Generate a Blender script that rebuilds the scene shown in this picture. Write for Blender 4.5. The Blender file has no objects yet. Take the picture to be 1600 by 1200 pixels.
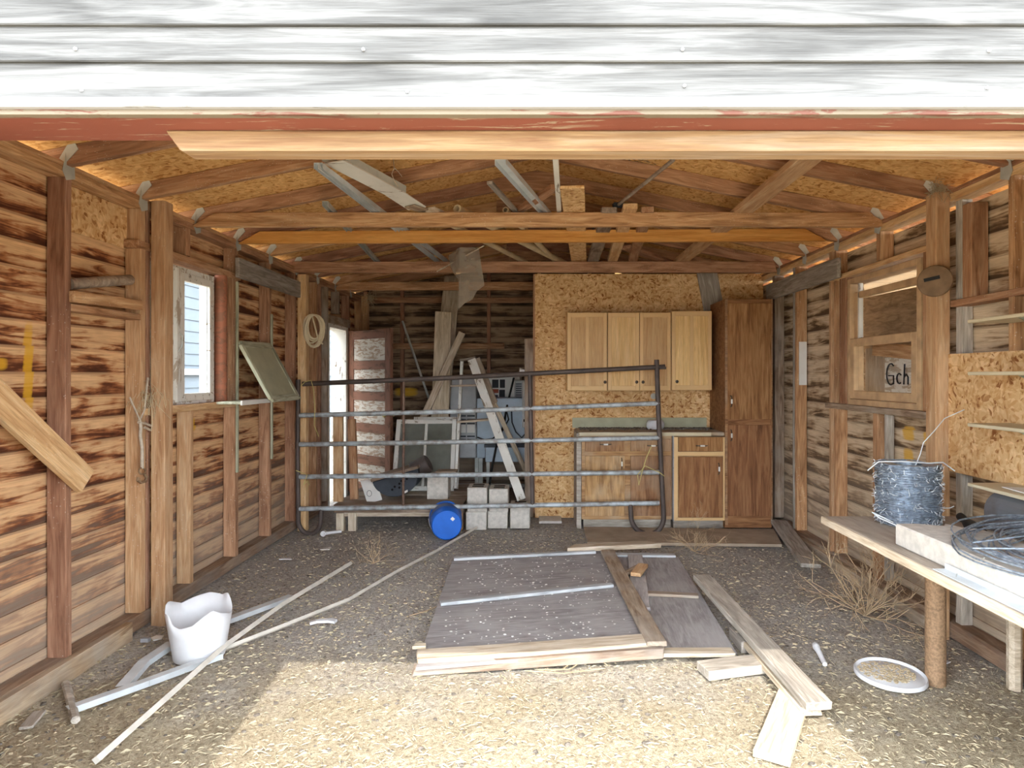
import bpy, bmesh, math, random
from mathutils import Vector, Matrix, noise
random.seed(7)
sc = bpy.context.scene
C = sc.collection
# ---------------------------------------------------------------- camera, light, exposure
F, CX, CY, H = 1000.0, 840.0, 587.0, 1.41
cam = bpy.data.cameras.new('camera'); camo = bpy.data.objects.new('camera', cam); C.objects.link(camo)
camo.location = (0, 0, H); camo.rotation_euler = (math.pi/2, 0, 0)
cam.sensor_width = 36.0; cam.lens = 36.0*F/1600.0
cam.shift_x = -(CX-800)/1600.0; cam.shift_y = -(600-CY)/1600.0
cam.clip_start = 0.05; cam.clip_end = 300
sc.camera = camo
w = bpy.data.worlds.new('World'); sc.world = w; w.use_nodes = True
w.node_tree.nodes['Background'].inputs[0].default_value = (0.86, 0.935, 1.0, 1)
w.node_tree.nodes['Background'].inputs[1].default_value = 6.5
sl = bpy.data.lights.new('sun', 'SUN'); sl.energy = 2.3; sl.angle = 0.009; sl.color = (1.0, 0.95, 0.86)
slo = bpy.data.objects.new('sun', sl); C.objects.link(slo)
sd = Vector((-0.058, 1.0, -0.963)).normalized()
slo.rotation_euler = sd.to_track_quat('-Z', 'Y').to_euler(); slo.location = (0, -3, 6)
sc.view_settings.view_transform = 'Standard'; sc.view_settings.look = 'None'
sc.view_settings.gamma = 1.0; sc.view_settings.use_curve_mapping = False
sc.view_settings.exposure = 1.28
sc.cycles.max_bounces = 10; sc.cycles.diffuse_bounces = 8
sc.cycles.use_denoising = True

def P(px, py, X=None, Y=None, Z=None):
    d = Vector(((px-CX)/F, 1.0, (CY-py)/F))
    if Y is not None: t = Y
    elif X is not None: t = X/d.x
    else: t = (Z-H)/d.z
    return Vector((0, 0, H)) + d*t

# ---------------------------------------------------------------- materials
class NT:
    def __init__(s, name, rough=0.8):
        m = bpy.data.materials.new(name); m.use_nodes = True; s.m = m; s.t = m.node_tree
        s.b = s.t.nodes['Principled BSDF']; s.b.inputs['Roughness'].default_value = rough
        s.b.inputs['Specular IOR Level'].default_value = 0.25
    def n(s, ty, **kw):
        nd = s.t.nodes.new(ty)
        for k, v in kw.items():
            if k.startswith('_'): setattr(nd, k[1:], v)
            else: s.put(nd.inputs[k.replace('__', ' ')], v)
        return nd
    def put(s, inp, v):
        if isinstance(v, bpy.types.NodeSocket): s.t.links.new(v, inp)
        else: inp.default_value = v
    def math(s, op, a, b=None, c=None, clamp=False):
        nd = s.t.nodes.new('ShaderNodeMath'); nd.operation = op; nd.use_clamp = clamp
        s.put(nd.inputs[0], a)
        if b is not None: s.put(nd.inputs[1], b)
        if c is not None: s.put(nd.inputs[2], c)
        return nd.outputs[0]
    def vmath(s, op, a, b):
        nd = s.t.nodes.new('ShaderNodeVectorMath'); nd.operation = op
        s.put(nd.inputs[0], a); s.put(nd.inputs[1], b); return nd.outputs[0]
    def noise(s, vec, scale, detail=4, dist=0.0, rough=0.55):
        nd = s.n('ShaderNodeTexNoise', Vector=vec, Scale=scale, Detail=detail, Roughness=rough, Distortion=dist)
        return nd.outputs['Fac']
    def ramp(s, fac, stops):
        nd = s.t.nodes.new('ShaderNodeValToRGB'); s.put(nd.inputs[0], fac)
        cr = nd.color_ramp
        while len(cr.elements) < len(stops): cr.elements.new(0.5)
        for e, (p, c) in zip(cr.elements, stops):
            e.position = p; e.color = (*c, 1) if len(c) == 3 else c
        return nd.outputs[0]
    def fr(s, fac, a, b): return s.n('ShaderNodeMapRange', Value=fac, From__Min=a, From__Max=b).outputs[0]
    def mix(s, fac, a, b, mode='MIX'):
        nd = s.t.nodes.new('ShaderNodeMix'); nd.data_type = 'RGBA'; nd.blend_type = mode
        s.put(nd.inputs[0], fac)
        for i, v in ((6, a), (7, b)):
            if isinstance(v, tuple) and len(v) == 3: v = (*v, 1)
            s.put(nd.inputs[i], v)
        return nd.outputs[2]
    def scale(s, vec, v): return s.vmath('MULTIPLY', vec, v)
    def obj(s):
        c = s.t.nodes.new('ShaderNodeTexCoord').outputs['Object']
        r = s.t.nodes.new('ShaderNodeObjectInfo').outputs['Random']
        cx = s.n('ShaderNodeCombineXYZ', X=s.math('MULTIPLY', r, 37.0), Y=s.math('MULTIPLY', r, 91.0), Z=s.math('MULTIPLY', r, 53.0)).outputs[0]
        return s.vmath('ADD', c, cx), r
    def pos(s): return s.t.nodes.new('ShaderNodeNewGeometry').outputs['Position']
    def bump(s, h, strength=0.3, dist=0.01):
        nd = s.n('ShaderNodeBump', Height=h, Strength=strength, Distance=dist)
        s.t.links.new(nd.outputs[0], s.b.inputs['Normal'])
    def done(s, col):
        s.put(s.b.inputs['Base Color'], col if not isinstance(col, tuple) else (*col[:3], 1)); return s.m

def srgb(r, g, b):
    m_ = (r+g+b)/3; r, g, b = (c+(m_-c)*0.14 for c in (r, g, b))
    f = lambda c: (c/255/12.92) if c/255 <= .04045 else ((c/255+.055)/1.055)**2.4
    return (f(r), f(g), f(b))

def wood(name, dark, mid, light, stain=0.35, dust=None, spots=0.0, gr=1.0, rough=0.8):
    s = NT(name, rough); v, r = s.obj()
    a = s.noise(s.scale(v, (1.0*gr, 9.0, 9.0)), 3.0, 5, 1.2)
    col = s.ramp(a, [(0.28, dark), (0.5, mid), (0.74, light)])
    fine = s.noise(s.scale(v, (2.5, 60.0, 60.0)), 4.0, 3, 0.4)
    col = s.mix(0.45, col, s.ramp(fine, [(0.3, (.45, .42, .4)), (0.6, (1, 1, 1))]), 'MULTIPLY')
    st = s.fr(s.noise(s.scale(v, (1.0, 3.0, 3.0)), 2.1, 4, 0.5), 0.52, 0.72)
    col = s.mix(s.math('MULTIPLY', st, stain), col, tuple(c*0.42 for c in dark))
    if dust:
        d = s.fr(s.noise(v, 4.0, 5), 0.42, 0.68)
        col = s.mix(s.math('MULTIPLY', d, 0.7), col, dust)
    if spots:
        vo = s.n('ShaderNodeTexVoronoi', Vector=s.scale(v, (1, 2.5, 1)), Scale=45.0).outputs['Distance']
        m = s.math('MULTIPLY', s.math('LESS_THAN', vo, 0.16), s.fr(s.noise(v, 3.5, 2), 0.5, 0.56))
        col = s.mix(s.math('MULTIPLY', m, spots), col, (.75, .7, .62))
    hs = s.n('ShaderNodeHueSaturation', Color=col, Hue=s.math('MULTIPLY_ADD', r, 0.016, 0.492), Value=s.math('MULTIPLY_ADD', r, 0.45, 0.8)).outputs[0]
    s.bump(s.math('ADD', s.math('MULTIPLY', a, 0.5), fine), 0.35, 0.004)
    return s.done(hs)

M = {}
M['stud'] = wood('old_stud_wood', srgb(142,96,62), srgb(186,136,94), srgb(212,172,130), 0.45, spots=0.35)
M['stud_red'] = wood('red_brown_wood', srgb(132,88,64), srgb(168,120,90), srgb(194,148,116), 0.4, spots=0.3)
M['stud_light'] = wood('honey_wood', srgb(186,136,88), srgb(212,168,118), srgb(228,194,150), 0.2, spots=0.3)
M['plank_new'] = wood('yellow_pine', srgb(204,150,82), srgb(232,186,116), srgb(242,210,152), 0.16, gr=0.6)
M['plank_orange'] = wood('orange_pine', srgb(190,120,50), srgb(214,146,66), srgb(226,164,86), 0.1, gr=0.6)
M['header'] = wood('header_pine', srgb(120,82,54), srgb(150,120,84), srgb(158,138,118), 0.25, gr=0.5)
M['ply_brown'] = wood('brown_plywood', srgb(120,92,64), srgb(150,120,88), srgb(172,142,108), 0.3, gr=2.0)
M['grey'] = wood('weathered_grey_wood', srgb(132,122,112), srgb(166,156,144), srgb(198,189,178), 0.3)
M['greybrown'] = wood('dusty_brown_wood', srgb(112,88,70), srgb(150,126,104), srgb(184,164,142), 0.3, dust=srgb(170,158,145))
M['pale'] = wood('pale_dry_wood', srgb(170,148,122), srgb(205,186,160), srgb(228,214,194), 0.2)
M['dirtyplate'] = wood('dusty_plate_wood', srgb(120,88,64), srgb(160,128,98), srgb(196,168,136), 0.3, dust=srgb(150,138,126))
M['oak'] = wood('dark_oak_veneer', srgb(120,76,42), srgb(160,110,66), srgb(188,138,88), 0.15, gr=0.8)
M['oak_light'] = wood('worn_oak_veneer', srgb(124,84,52), srgb(170,124,80), srgb(200,154,104), 0.25, dust=srgb(176,150,122))
M['maple'] = wood('maple_door', srgb(206,156,92), srgb(222,178,116), srgb(232,194,138), 0.04, gr=0.5, rough=0.5)
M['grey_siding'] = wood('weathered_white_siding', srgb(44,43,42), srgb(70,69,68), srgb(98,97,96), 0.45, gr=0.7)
M['ply_grey'] = wood('dusty_plywood', srgb(138,132,132), srgb(164,158,158), srgb(188,184,184), 0.1, dust=srgb(176,172,170), gr=1.5)
M['batten'] = wood('grey_batten', srgb(150,152,156), srgb(184,188,192), srgb(206,208,210), 0.15)
M['green'] = wood('pale_green_paint', srgb(120,120,96), srgb(172,172,146), srgb(200,200,178), 0.2)

def paint(name, base, chip, amount=0.5, rough=0.6, scale=6, stretch=(1, 4, 4)):
    s = NT(name, rough); v, r = s.obj()
    n1 = s.noise(s.scale(v, stretch), scale, 8, 0.6, 0.7)
    k = s.fr(n1, 0.62-amount*0.3, 0.66-amount*0.3)
    dirt = s.noise(v, 3.0, 5)
    col = s.mix(k, base, chip)
    col = s.mix(0.35, col, s.ramp(dirt, [(0.3, (.55, .5, .45)), (0.65, (1, 1, 1))]), 'MULTIPLY')
    s.bump(s.math('MULTIPLY', k, -1.0), 0.3, 0.002)
    return s.done(col)
M['white'] = paint('old_white_paint', srgb(222,220,214), srgb(140,126,108), 0.12)
M['white_chip'] = paint('flaking_white_paint', srgb(226,226,222), srgb(182,166,148), 0.34)
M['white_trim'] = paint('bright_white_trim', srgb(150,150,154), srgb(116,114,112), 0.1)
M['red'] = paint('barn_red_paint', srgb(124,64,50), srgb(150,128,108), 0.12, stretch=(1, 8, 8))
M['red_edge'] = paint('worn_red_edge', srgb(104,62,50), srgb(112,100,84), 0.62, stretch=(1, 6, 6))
M['doorpanel'] = paint('door_panel_paint', srgb(212,206,196), srgb(172,144,122), 0.42, scale=9)
M['doorred'] = paint('door_red_brown', srgb(142,96,76), srgb(112,78,60), 0.3)
M['redmullion'] = paint('faded_red_post', srgb(176,106,78), srgb(150,100,76), 0.4)

def plain(name, col, rough=0.6, metal=0.0, var=0.3, scale=8, col2=None):
    s = NT(name, rough); s.b.inputs['Metallic'].default_value = metal
    v, r = s.obj(); n1 = s.noise(v, scale, 5)
    c2 = col2 or tuple(c*(1-var) for c in col)
    s.bump(n1, 0.1, 0.003)
    return s.done(s.ramp(n1, [(0.35, c2), (0.62, col)]))
M['galv'] = plain('galvanised_steel', srgb(206,212,216), 0.5, 0.12, 0.2)
M['galv_dull'] = plain('dull_galvanised', srgb(188,190,184), 0.6, 0.1, 0.25)
M['steel_dark'] = plain('dark_brown_pipe', srgb(92,80,76), 0.55, 0.3, 0.3)
M['pipe_grey'] = plain('grey_painted_pipe', srgb(176,186,194), 0.5, 0.2, 0.35, 14, srgb(132,128,124))
M['pipe_rust'] = plain('rusty_pipe', srgb(126,98,84), 0.7, 0.2, 0.4, 20)
M['concrete'] = plain('concrete', srgb(200,193,184), 0.9, 0, 0.22, 30)
M['concrete2'] = plain('grey_foundation', srgb(140,136,130), 0.95, 0, 0.3, 14)
M['blue'] = plain('blue_plastic', srgb(22,100,214), 0.4, 0, 0.15)
M['bluedirty'] = plain('dusty_blue_plastic', srgb(40,104,196), 0.5, 0, 0.3, 10, srgb(130,126,128))
M['white_pl'] = plain('white_plastic', srgb(214,214,218), 0.45, 0, 0.1)
M['white_card'] = plain('white_card', srgb(222,220,216), 0.7, 0, 0.08)
M['darkgrey'] = plain('charcoal_plastic', srgb(58,64,74), 0.5, 0, 0.25)
M['black'] = plain('black_rubber', srgb(30,29,30), 0.55, 0, 0.2)
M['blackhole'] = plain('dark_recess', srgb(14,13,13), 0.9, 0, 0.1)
M['applblue'] = plain('blue_grey_enamel', srgb(168,184,200), 0.45, 0.1, 0.15)
M['appl'] = plain('grey_enamel', srgb(172,174,178), 0.5, 0.1, 0.15)
M['cream'] = plain('cream_laminate', srgb(206,192,158), 0.5, 0, 0.12)
M['bsplash'] = plain('dusty_green_laminate', srgb(172,170,140), 0.6, 0, 0.15)
M['straw'] = plain('straw', srgb(196,180,146), 0.9, 0, 0.35, 3)
M['twig'] = plain('dry_twig', srgb(190,162,126), 0.9, 0, 0.3)
M['twine'] = plain('yellow_twine', srgb(206,190,116), 0.8, 0, 0.2)
M['rope'] = plain('old_rope', srgb(190,176,158), 0.9, 0, 0.25, 40)
M['cable'] = plain('cream_cable', srgb(220,202,166), 0.5, 0, 0.15)
M['pvc'] = plain('tan_pvc', srgb(206,184,146), 0.5, 0, 0.18)
M['clod'] = plain('dark_clod', srgb(122,112,102), 0.95, 0, 0.4, 30)
M['brass'] = plain('brass_knob', srgb(200,176,110), 0.3, 0.8, 0.2)
M['knob'] = plain('bronze_knob', srgb(96,86,76), 0.4, 0.6, 0.2)
M['porcelain'] = plain('white_porcelain', srgb(232,230,222), 0.3, 0, 0.05)
M['wireblue'] = plain('barbed_wire_steel', srgb(158,172,190), 0.4, 0.55, 0.5, 60)
M['pipebrown'] = plain('speckled_brown_pipe', srgb(168,132,98), 0.7, 0.1, 0.4, 90)
M['rustdisc'] = plain('rusty_disc', srgb(140,112,84), 0.8, 0.1, 0.35, 12)
M['label_blk'] = plain('label_black', srgb(40,42,50), 0.6, 0, 0.2)
M['label_red'] = plain('label_red', srgb(170,70,40), 0.6, 0, 0.2)
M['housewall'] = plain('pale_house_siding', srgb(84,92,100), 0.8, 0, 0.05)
M['mailbox'] = plain('old_mailbox_steel', srgb(128,132,140), 0.5, 0.5, 0.4, 6, srgb(112,92,84))
M['frame_wood'] = plain('window_frame_wood', srgb(206,168,124), 0.8, 0, 0.3, 9)
M['maple_frame'] = plain('maple_frame', srgb(224,182,124), 0.5, 0, 0.06, 5)
M['white_strip'] = plain('bleached_strip', srgb(206,198,186), 0.85, 0, 0.2, 12)
M['frame_dust'] = plain('dust_covered_wood', srgb(172,152,130), 0.9, 0, 0.25, 7)
M['tabletop'] = wood('dusty_bench_top', srgb(150,136,122), srgb(172,158,142), srgb(192,178,160), 0.15, dust=srgb(176,160,146))
M['bedding'] = plain('tan_stone', srgb(196,176,142), 0.85, 0, 0.25, 14)

s = NT('window_glass', 0.05); s.b.inputs['Transmission Weight'].default_value = 1.0
s.b.inputs['IOR'].default_value = 1.01; s.b.inputs['Base Color'].default_value = (.93, .95, .96, 1); M['glass'] = s.m
s = NT('dusty_glass', 0.35); v, r = s.obj()
s.b.inputs['Transmission Weight'].default_value = 0.45; s.b.inputs['IOR'].default_value = 1.05
M['dusty_glass'] = s.done(s.ramp(s.noise(v, 5, 5), [(0.3, srgb(120,122,112)), (0.7, srgb(160,162,150))]))
s = NT('wire_screen', 0.8); v, r = s.obj()
al = s.math('ADD', s.math('MULTIPLY', s.noise(v, 9, 4), 0.8), 0.12)
s.put(s.b.inputs['Alpha'], al); M['screen'] = s.done(srgb(150,138,124))

def osb(name, c0, c1, c2, stamps=False):
    s = NT(name, 0.85); p = s.pos(); p = s.scale(p, (1, 1, 1))
    wv = s.n('ShaderNodeTexNoise', Vector=p, Scale=7.0, Detail=2.0).outputs['Color']
    pv = s.vmath('ADD', p, s.scale(wv, (.12, .12, .12)))
    cs = []
    for (sx, sy, sz, o) in ((20, 60, 62, 0), (66, 22, 56, 5), (42, 58, 22, 9)):
        vo = s.n('ShaderNodeTexVoronoi', Vector=s.vmath('ADD', s.scale(pv, (sx, sy, sz)), (o, o, o)), Scale=1.0)
        sep = s.n('ShaderNodeSeparateColor', Color=vo.outputs['Color']).outputs[0]
        cs.append(sep)
    m1 = s.fr(s.noise(p, 16, 1), 0.45, 0.55)
    a = s.math('ADD', s.math('MULTIPLY', cs[0], m1), s.math('MULTIPLY', cs[1], s.math('SUBTRACT', 1.0, m1)))
    a = s.math('ADD', s.math('MULTIPLY', a, 0.65), s.math('MULTIPLY', cs[2], 0.35))
    col = s.ramp(a, [(0.08, c0), (0.3, c1), (0.75, c2), (1.0, tuple(min(1, x*1.15) for x in c2))])
    big = s.noise(p, 1.6, 3)
    col = s.mix(0.5, col, s.ramp(big, [(0.35, (.78, .7, .6)), (0.65, (1, 1, 1))]), 'MULTIPLY')
    if stamps:
        vo = s.n('ShaderNodeTexVoronoi', Vector=s.scale(p, (1.1, 1.4, 0)), Scale=1.0).outputs['Distance']
        k = s.math('MULTIPLY', s.math('LESS_THAN', vo, 0.11), s.fr(s.noise(s.scale(p, (30, 70, 30)), 1.0, 2), 0.46, 0.56))
        col = s.mix(s.math('MULTIPLY', k, 0.75), col, (.06, .055, .055))
    s.bump(a, 0.25, 0.002)
    return s.done(col)
M['osb'] = osb('osb_panel', srgb(150,92,44), srgb(208,158,98), srgb(228,190,138))
M['osb_roof'] = osb('osb_roof', srgb(168,108,48), srgb(214,156,84), srgb(232,184,116), True)

def siding(name, axis, exposure, z0, lo, mid, hi, blobs=(), ledge_light=.45):
    s = NT(name, 0.85); p = s.pos(); sep = s.n('ShaderNodeSeparateXYZ', Vector=p)
    u = sep.outputs[axis]; z = sep.outputs[2]
    t = s.math('DIVIDE', s.math('SUBTRACT', z, z0), exposure)
    fr = s.math('FRACT', t); fl = s.math('FLOOR', t)
    rn = s.n('ShaderNodeTexWhiteNoise', _noise_dimensions='1D', W=fl).outputs[0]
    u2 = s.math('ADD', u, s.math('MULTIPLY', rn, 30.0))
    uv = s.n('ShaderNodeCombineXYZ', X=s.math('MULTIPLY', u2, 1.6), Y=s.math('MULTIPLY', z, 16.0), Z=rn).outputs[0]
    n1 = s.noise(uv, 1.2, 7, 1.8, 0.6)
    uvf = s.n('ShaderNodeCombineXYZ', X=s.math('MULTIPLY', u2, 7.0), Y=s.math('MULTIPLY', z, 150.0), Z=rn).outputs[0]
    n2 = s.noise(uvf, 1.0, 3, 0.5)
    uvb = s.n('ShaderNodeCombineXYZ', X=s.math('MULTIPLY', u, 1.5), Y=s.math('MULTIPLY', z, 2.0), Z=rn).outputs[0]
    n3 = s.noise(uvb, 2.2, 4)
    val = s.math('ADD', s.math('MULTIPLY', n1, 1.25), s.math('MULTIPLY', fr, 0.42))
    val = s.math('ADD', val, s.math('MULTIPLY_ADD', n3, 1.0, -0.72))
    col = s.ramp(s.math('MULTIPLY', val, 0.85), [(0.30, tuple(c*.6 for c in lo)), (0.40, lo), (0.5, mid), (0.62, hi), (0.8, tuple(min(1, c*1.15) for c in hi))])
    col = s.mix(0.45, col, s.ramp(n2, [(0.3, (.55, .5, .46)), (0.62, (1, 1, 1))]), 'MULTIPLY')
    col = s.mix(s.math('MULTIPLY', s.fr(fr, .13, .07), ledge_light), col, tuple(min(1, c*1.25) for c in hi))  # light caught by each board's ledge, painted in as a pale line
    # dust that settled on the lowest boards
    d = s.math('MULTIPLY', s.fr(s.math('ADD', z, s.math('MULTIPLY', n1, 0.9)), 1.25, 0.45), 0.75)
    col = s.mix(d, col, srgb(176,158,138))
    for (bu, bz, ru, rz) in blobs:
        a = s.math('POWER', s.math('DIVIDE', s.math('SUBTRACT', u, bu), ru), 4.0)
        b = s.math('POWER', s.math('DIVIDE', s.math('SUBTRACT', z, bz), rz), 4.0)
        k = s.fr(s.math('ADD', s.math('ADD', a, b), s.math('MULTIPLY', n2, 0.9)), 1.35, 0.6)
        col = s.mix(s.math('MULTIPLY', k, 0.8), col, srgb(226,168,28))
    s.bump(s.math('ADD', n2, n1), 0.3, 0.004)
    return s.done(col)
EXP = 0.118
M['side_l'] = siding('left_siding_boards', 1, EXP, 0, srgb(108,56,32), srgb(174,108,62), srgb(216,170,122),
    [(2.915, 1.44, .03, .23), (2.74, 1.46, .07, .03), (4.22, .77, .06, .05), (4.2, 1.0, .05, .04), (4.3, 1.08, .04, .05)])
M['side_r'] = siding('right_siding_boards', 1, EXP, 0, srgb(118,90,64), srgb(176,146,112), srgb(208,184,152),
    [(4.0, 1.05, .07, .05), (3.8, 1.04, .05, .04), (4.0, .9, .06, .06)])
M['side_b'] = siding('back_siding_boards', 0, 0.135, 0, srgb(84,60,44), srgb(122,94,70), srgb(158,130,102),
    [(-1.68, 1.2, .16, .06)], .25)

# ground
s = NT('dirt_floor', 0.95); p = s.pos()
f1 = s.noise(p, 55, 6, 0.5, 0.7); f2 = s.noise(p, 3.0, 5); f3 = s.noise(p, 190, 3)
col = s.ramp(f1, [(0.3, srgb(112,106,102)), (0.46, srgb(168,161,154)), (0.62, srgb(202,195,186)), (0.8, srgb(228,222,212))])
col2 = s.ramp(f1, [(0.3, srgb(118,102,80)), (0.45, srgb(172,155,126)), (0.62, srgb(198,182,152)), (0.8, srgb(218,206,180))])
sep = s.n('ShaderNodeSeparateXYZ', Vector=p)
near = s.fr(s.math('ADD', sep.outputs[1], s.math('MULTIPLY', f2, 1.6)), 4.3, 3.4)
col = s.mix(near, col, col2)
col = s.mix(0.5, col, s.ramp(f3, [(0.3, (.4, .38, .36)), (0.6, (1, 1, 1))]), 'MULTIPLY')
s.bump(s.math('ADD', f1, s.math('MULTIPLY', f3, 0.5)), 0.8, 0.015)
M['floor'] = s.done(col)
M['ground'] = plain('dry_yard', srgb(172,158,132), 0.95, 0, 0.2, 5)

# ---------------------------------------------------------------- builders
def tag(o, label=None, cat=None, group=None, kind=None):
    if label: o['label'] = label
    if cat: o['category'] = cat
    if group: o['group'] = group
    if kind: o['kind'] = kind
    return o
def thing(name, label=None, cat=None, loc=(0, 0, 0), group=None, kind=None):
    o = bpy.data.objects.new(name, None); C.objects.link(o); o.location = loc; o.empty_display_size = 0.05
    return tag(o, label, cat, group, kind)
def origin(parent):
    v = Vector((0, 0, 0))
    while parent is not None: v = v + parent.location; parent = parent.parent
    return v
def frame(a, b, side=(0, 0, 1)):
    a = Vector(a); b = Vector(b); x = (b-a).normalized(); y = Vector(side)
    y = y - x*y.dot(x)
    if y.length < 1e-5: y = Vector((1, 0, 0)) - x*x.x
    y.normalize(); z = x.cross(y)
    m = Matrix((x, y, z)).transposed().to_4x4(); m.translation = (a+b)/2
    return m, (b-a).length
def link(name, me, mat, mw, parent=None):
    o = bpy.data.objects.new(name, me); C.objects.link(o)
    if mat is not None and not me.materials: me.materials.append(M[mat] if isinstance(mat, str) else mat)
    if parent is not None:
        o.parent = parent
        # parents in this file only translate (or carry a board's own matrix)
        o.matrix_parent_inverse = WM(parent).inverted()
    o.matrix_basis = mw
    return o
WMAP = {}
def WM(o):
    m = o.matrix_basis.copy() if o.name in WMAP else Matrix.Translation(o.location) if o.type == 'EMPTY' else o.matrix_basis.copy()
    if o.parent is not None: m = WM(o.parent) @ o.matrix_parent_inverse @ m
    return m
def board(name, a, b, w, t, mat, side=(0, 0, 1), parent=None, warp=0.0, bev=0.003, cut=None, rag=0.0):
    """box along a->b; w measured along 'side', t across it; cut=(dx,dz) bevels the +side corners at both ends"""
    m, L = frame(a, b, side); bm = bmesh.new()
    n = max(2, min(14, int(L/0.22))) if warp or rag else 1
    rows = []
    for i in range(n+1):
        x = -L/2 + L*i/n
        wy = warp*noise.noise(Vector((x*1.3+a[0]*7, a[1]*3, a[2]*5)))
        wz = warp*noise.noise(Vector((x*1.3+a[0]*3+40, a[1]*3, a[2]*5)))
        rows.append([bm.verts.new((x+(random.uniform(-rag, rag) if i in (0, n) else 0), sy*w/2+wy, sz*t/2+wz)) for sy, sz in ((-1, -1), (1, -1), (1, 1), (-1, 1))])
    if cut:
        for i, sg in ((0, 1), (n, -1)):
            for k in ((1, 2) if cut[1] > 0 else (0, 3)):
                rows[i][k].co.x += sg*cut[0]
    for i in range(n):
        for k in range(4):
            bm.faces.new((rows[i][k], rows[i+1][k], rows[i+1][(k+1) % 4], rows[i][(k+1) % 4]))
    bm.faces.new(rows[0]); bm.faces.new(rows[-1][::-1])
    bmesh.ops.recalc_face_normals(bm, faces=bm.faces)
    if bev and min(w, t) > bev*2.5:
        es = [e for e in bm.edges if e.calc_face_angle(0) > 0.6]
        bmesh.ops.bevel(bm, geom=es, offset=bev, segments=1, affect='EDGES')
    me = bpy.data.meshes.new(name); bm.to_mesh(me); bm.free()
    return link(name, me, mat, m, parent)

class MB:
    def __init__(s): s.bm = bmesh.new()
    def box(s, a, b, w, t, side=(0, 0, 1)):
        m, L = frame(a, b, side)
        vs = [s.bm.verts.new(m @ Vector((x*L/2, y*w/2, z*t/2))) for x in (-1, 1) for y in (-1, 1) for z in (-1, 1)]
        for f in ((0, 1, 3, 2), (4, 6, 7, 5), (0, 4, 5, 1), (2, 3, 7, 6), (0, 2, 6, 4), (1, 5, 7, 3)): s.bm.faces.new([vs[i] for i in f])
        return s
    def aabb(s, lo, hi):
        lo = Vector(lo); hi = Vector(hi); c = (lo+hi)/2
        return s.box((lo.x, c.y, c.z), (hi.x, c.y, c.z), abs(hi.y-lo.y), abs(hi.z-lo.z), (0, 1, 0))
    def tube(s, pts, r, n=8, closed=False, r2=None):
        pts = [Vector(p) for p in pts]; rings = []; up = Vector((0.13, 0.21, 0.97)); N = len(pts)
        for i, p in enumerate(pts):
            if closed: d = pts[(i+1) % N]-pts[i-1]
            else: d = pts[min(i+1, N-1)]-pts[max(i-1, 0)]
            if d.length < 1e-7: d = Vector((0, 0, 1))
            d.normalize(); x = up - d*up.dot(d)
            if x.length < 1e-3: x = Vector((1, 0, 0)) - d*d.x
            x.normalize(); y = d.cross(x); up = x
            rr = r if r2 is None else r+(r2-r)*i/(N-1)
            rings.append([s.bm.verts.new(p + (x*math.cos(k*2*math.pi/n)+y*math.sin(k*2*math.pi/n))*rr) for k in range(n)])
        for i in range(N if closed else N-1):
            A, B = rings[i], rings[(i+1) % N]
            for k in range(n): s.bm.faces.new((A[k], A[(k+1) % n], B[(k+1) % n], B[k]))
        if not closed and n > 2:
            s.bm.faces.new(rings[0][::-1]); s.bm.faces.new(rings[-1])
        return s
    def lathe(s, prof, m=Matrix(), n=28, arc=2*math.pi, caps=True):
        full = arc > 6.28; k = n if full else n+1
        rings = [[s.bm.verts.new(m @ Vector((r*math.cos(arc*i/n), r*math.sin(arc*i/n), z))) for i in range(k)] for r, z in prof]
        for A, B in zip(rings, rings[1:]):
            for i in range(n): s.bm.faces.new((A[i], A[(i+1) % k], B[(i+1) % k], B[i]))
        if caps and full:
            if prof[0][0] > 1e-4: s.bm.faces.new(rings[0][::-1])
            if prof[-1][0] > 1e-4: s.bm.faces.new(rings[-1])
        return s
    def prism(s, pts, ext):
        ext = Vector(ext); A = [s.bm.verts.new(Vector(p)) for p in pts]; B = [s.bm.verts.new(Vector(p)+ext) for p in pts]; n = len(A)
        s.bm.faces.new(A[::-1]); s.bm.faces.new(B)
        for i in range(n): s.bm.faces.new((A[i], A[(i+1) % n], B[(i+1) % n], B[i]))
        return s
    def build(s, name, mat, parent=None, bev=0.0, smooth=False, at=None):
        bmesh.ops.recalc_face_normals(s.bm, faces=s.bm.faces)
        if bev:
            es = [e for e in s.bm.edges if len(e.link_faces) == 2 and e.calc_face_angle(0) > 0.6]
            bmesh.ops.bevel(s.bm, geom=es, offset=bev, segments=1, affect='EDGES')
        base = Vector(at) if at is not None else (origin_of(parent) if parent is not None else Vector((0, 0, 0)))
        bmesh.ops.translate(s.bm, verts=s.bm.verts, vec=-base)
        if smooth:
            for f in s.bm.faces: f.smooth = True
        me = bpy.data.meshes.new(name); s.bm.to_mesh(me); s.bm.free()
        if smooth and hasattr(me, 'set_sharp_from_angle'): me.set_sharp_from_angle(angle=0.7)
        return link(name, me, mat, Matrix.Translation(base), parent)
def origin_of(o): return WM(o).translation
def beamY(name, x0, x1, y0, y1, z0, z1, mat, parent=None, **k):      # board running along Y
    return board(name, ((x0+x1)/2, y0, (z0+z1)/2), ((x0+x1)/2, y1, (z0+z1)/2), z1-z0, x1-x0, mat, (0, 0, 1), parent, **k)
def beamX(name, x0, x1, y0, y1, z0, z1, mat, parent=None, **k):
    return board(name, (x0, (y0+y1)/2, (z0+z1)/2), (x1, (y0+y1)/2, (z0+z1)/2), z1-z0, y1-y0, mat, (0, 0, 1), parent, **k)
def beamZ(name, x0, x1, y0, y1, z0, z1, mat, parent=None, **k):
    return board(name, ((x0+x1)/2, (y0+y1)/2, z0), ((x0+x1)/2, (y0+y1)/2, z1), y1-y0, x1-x0, mat, (0, 1, 0), parent, **k)

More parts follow.
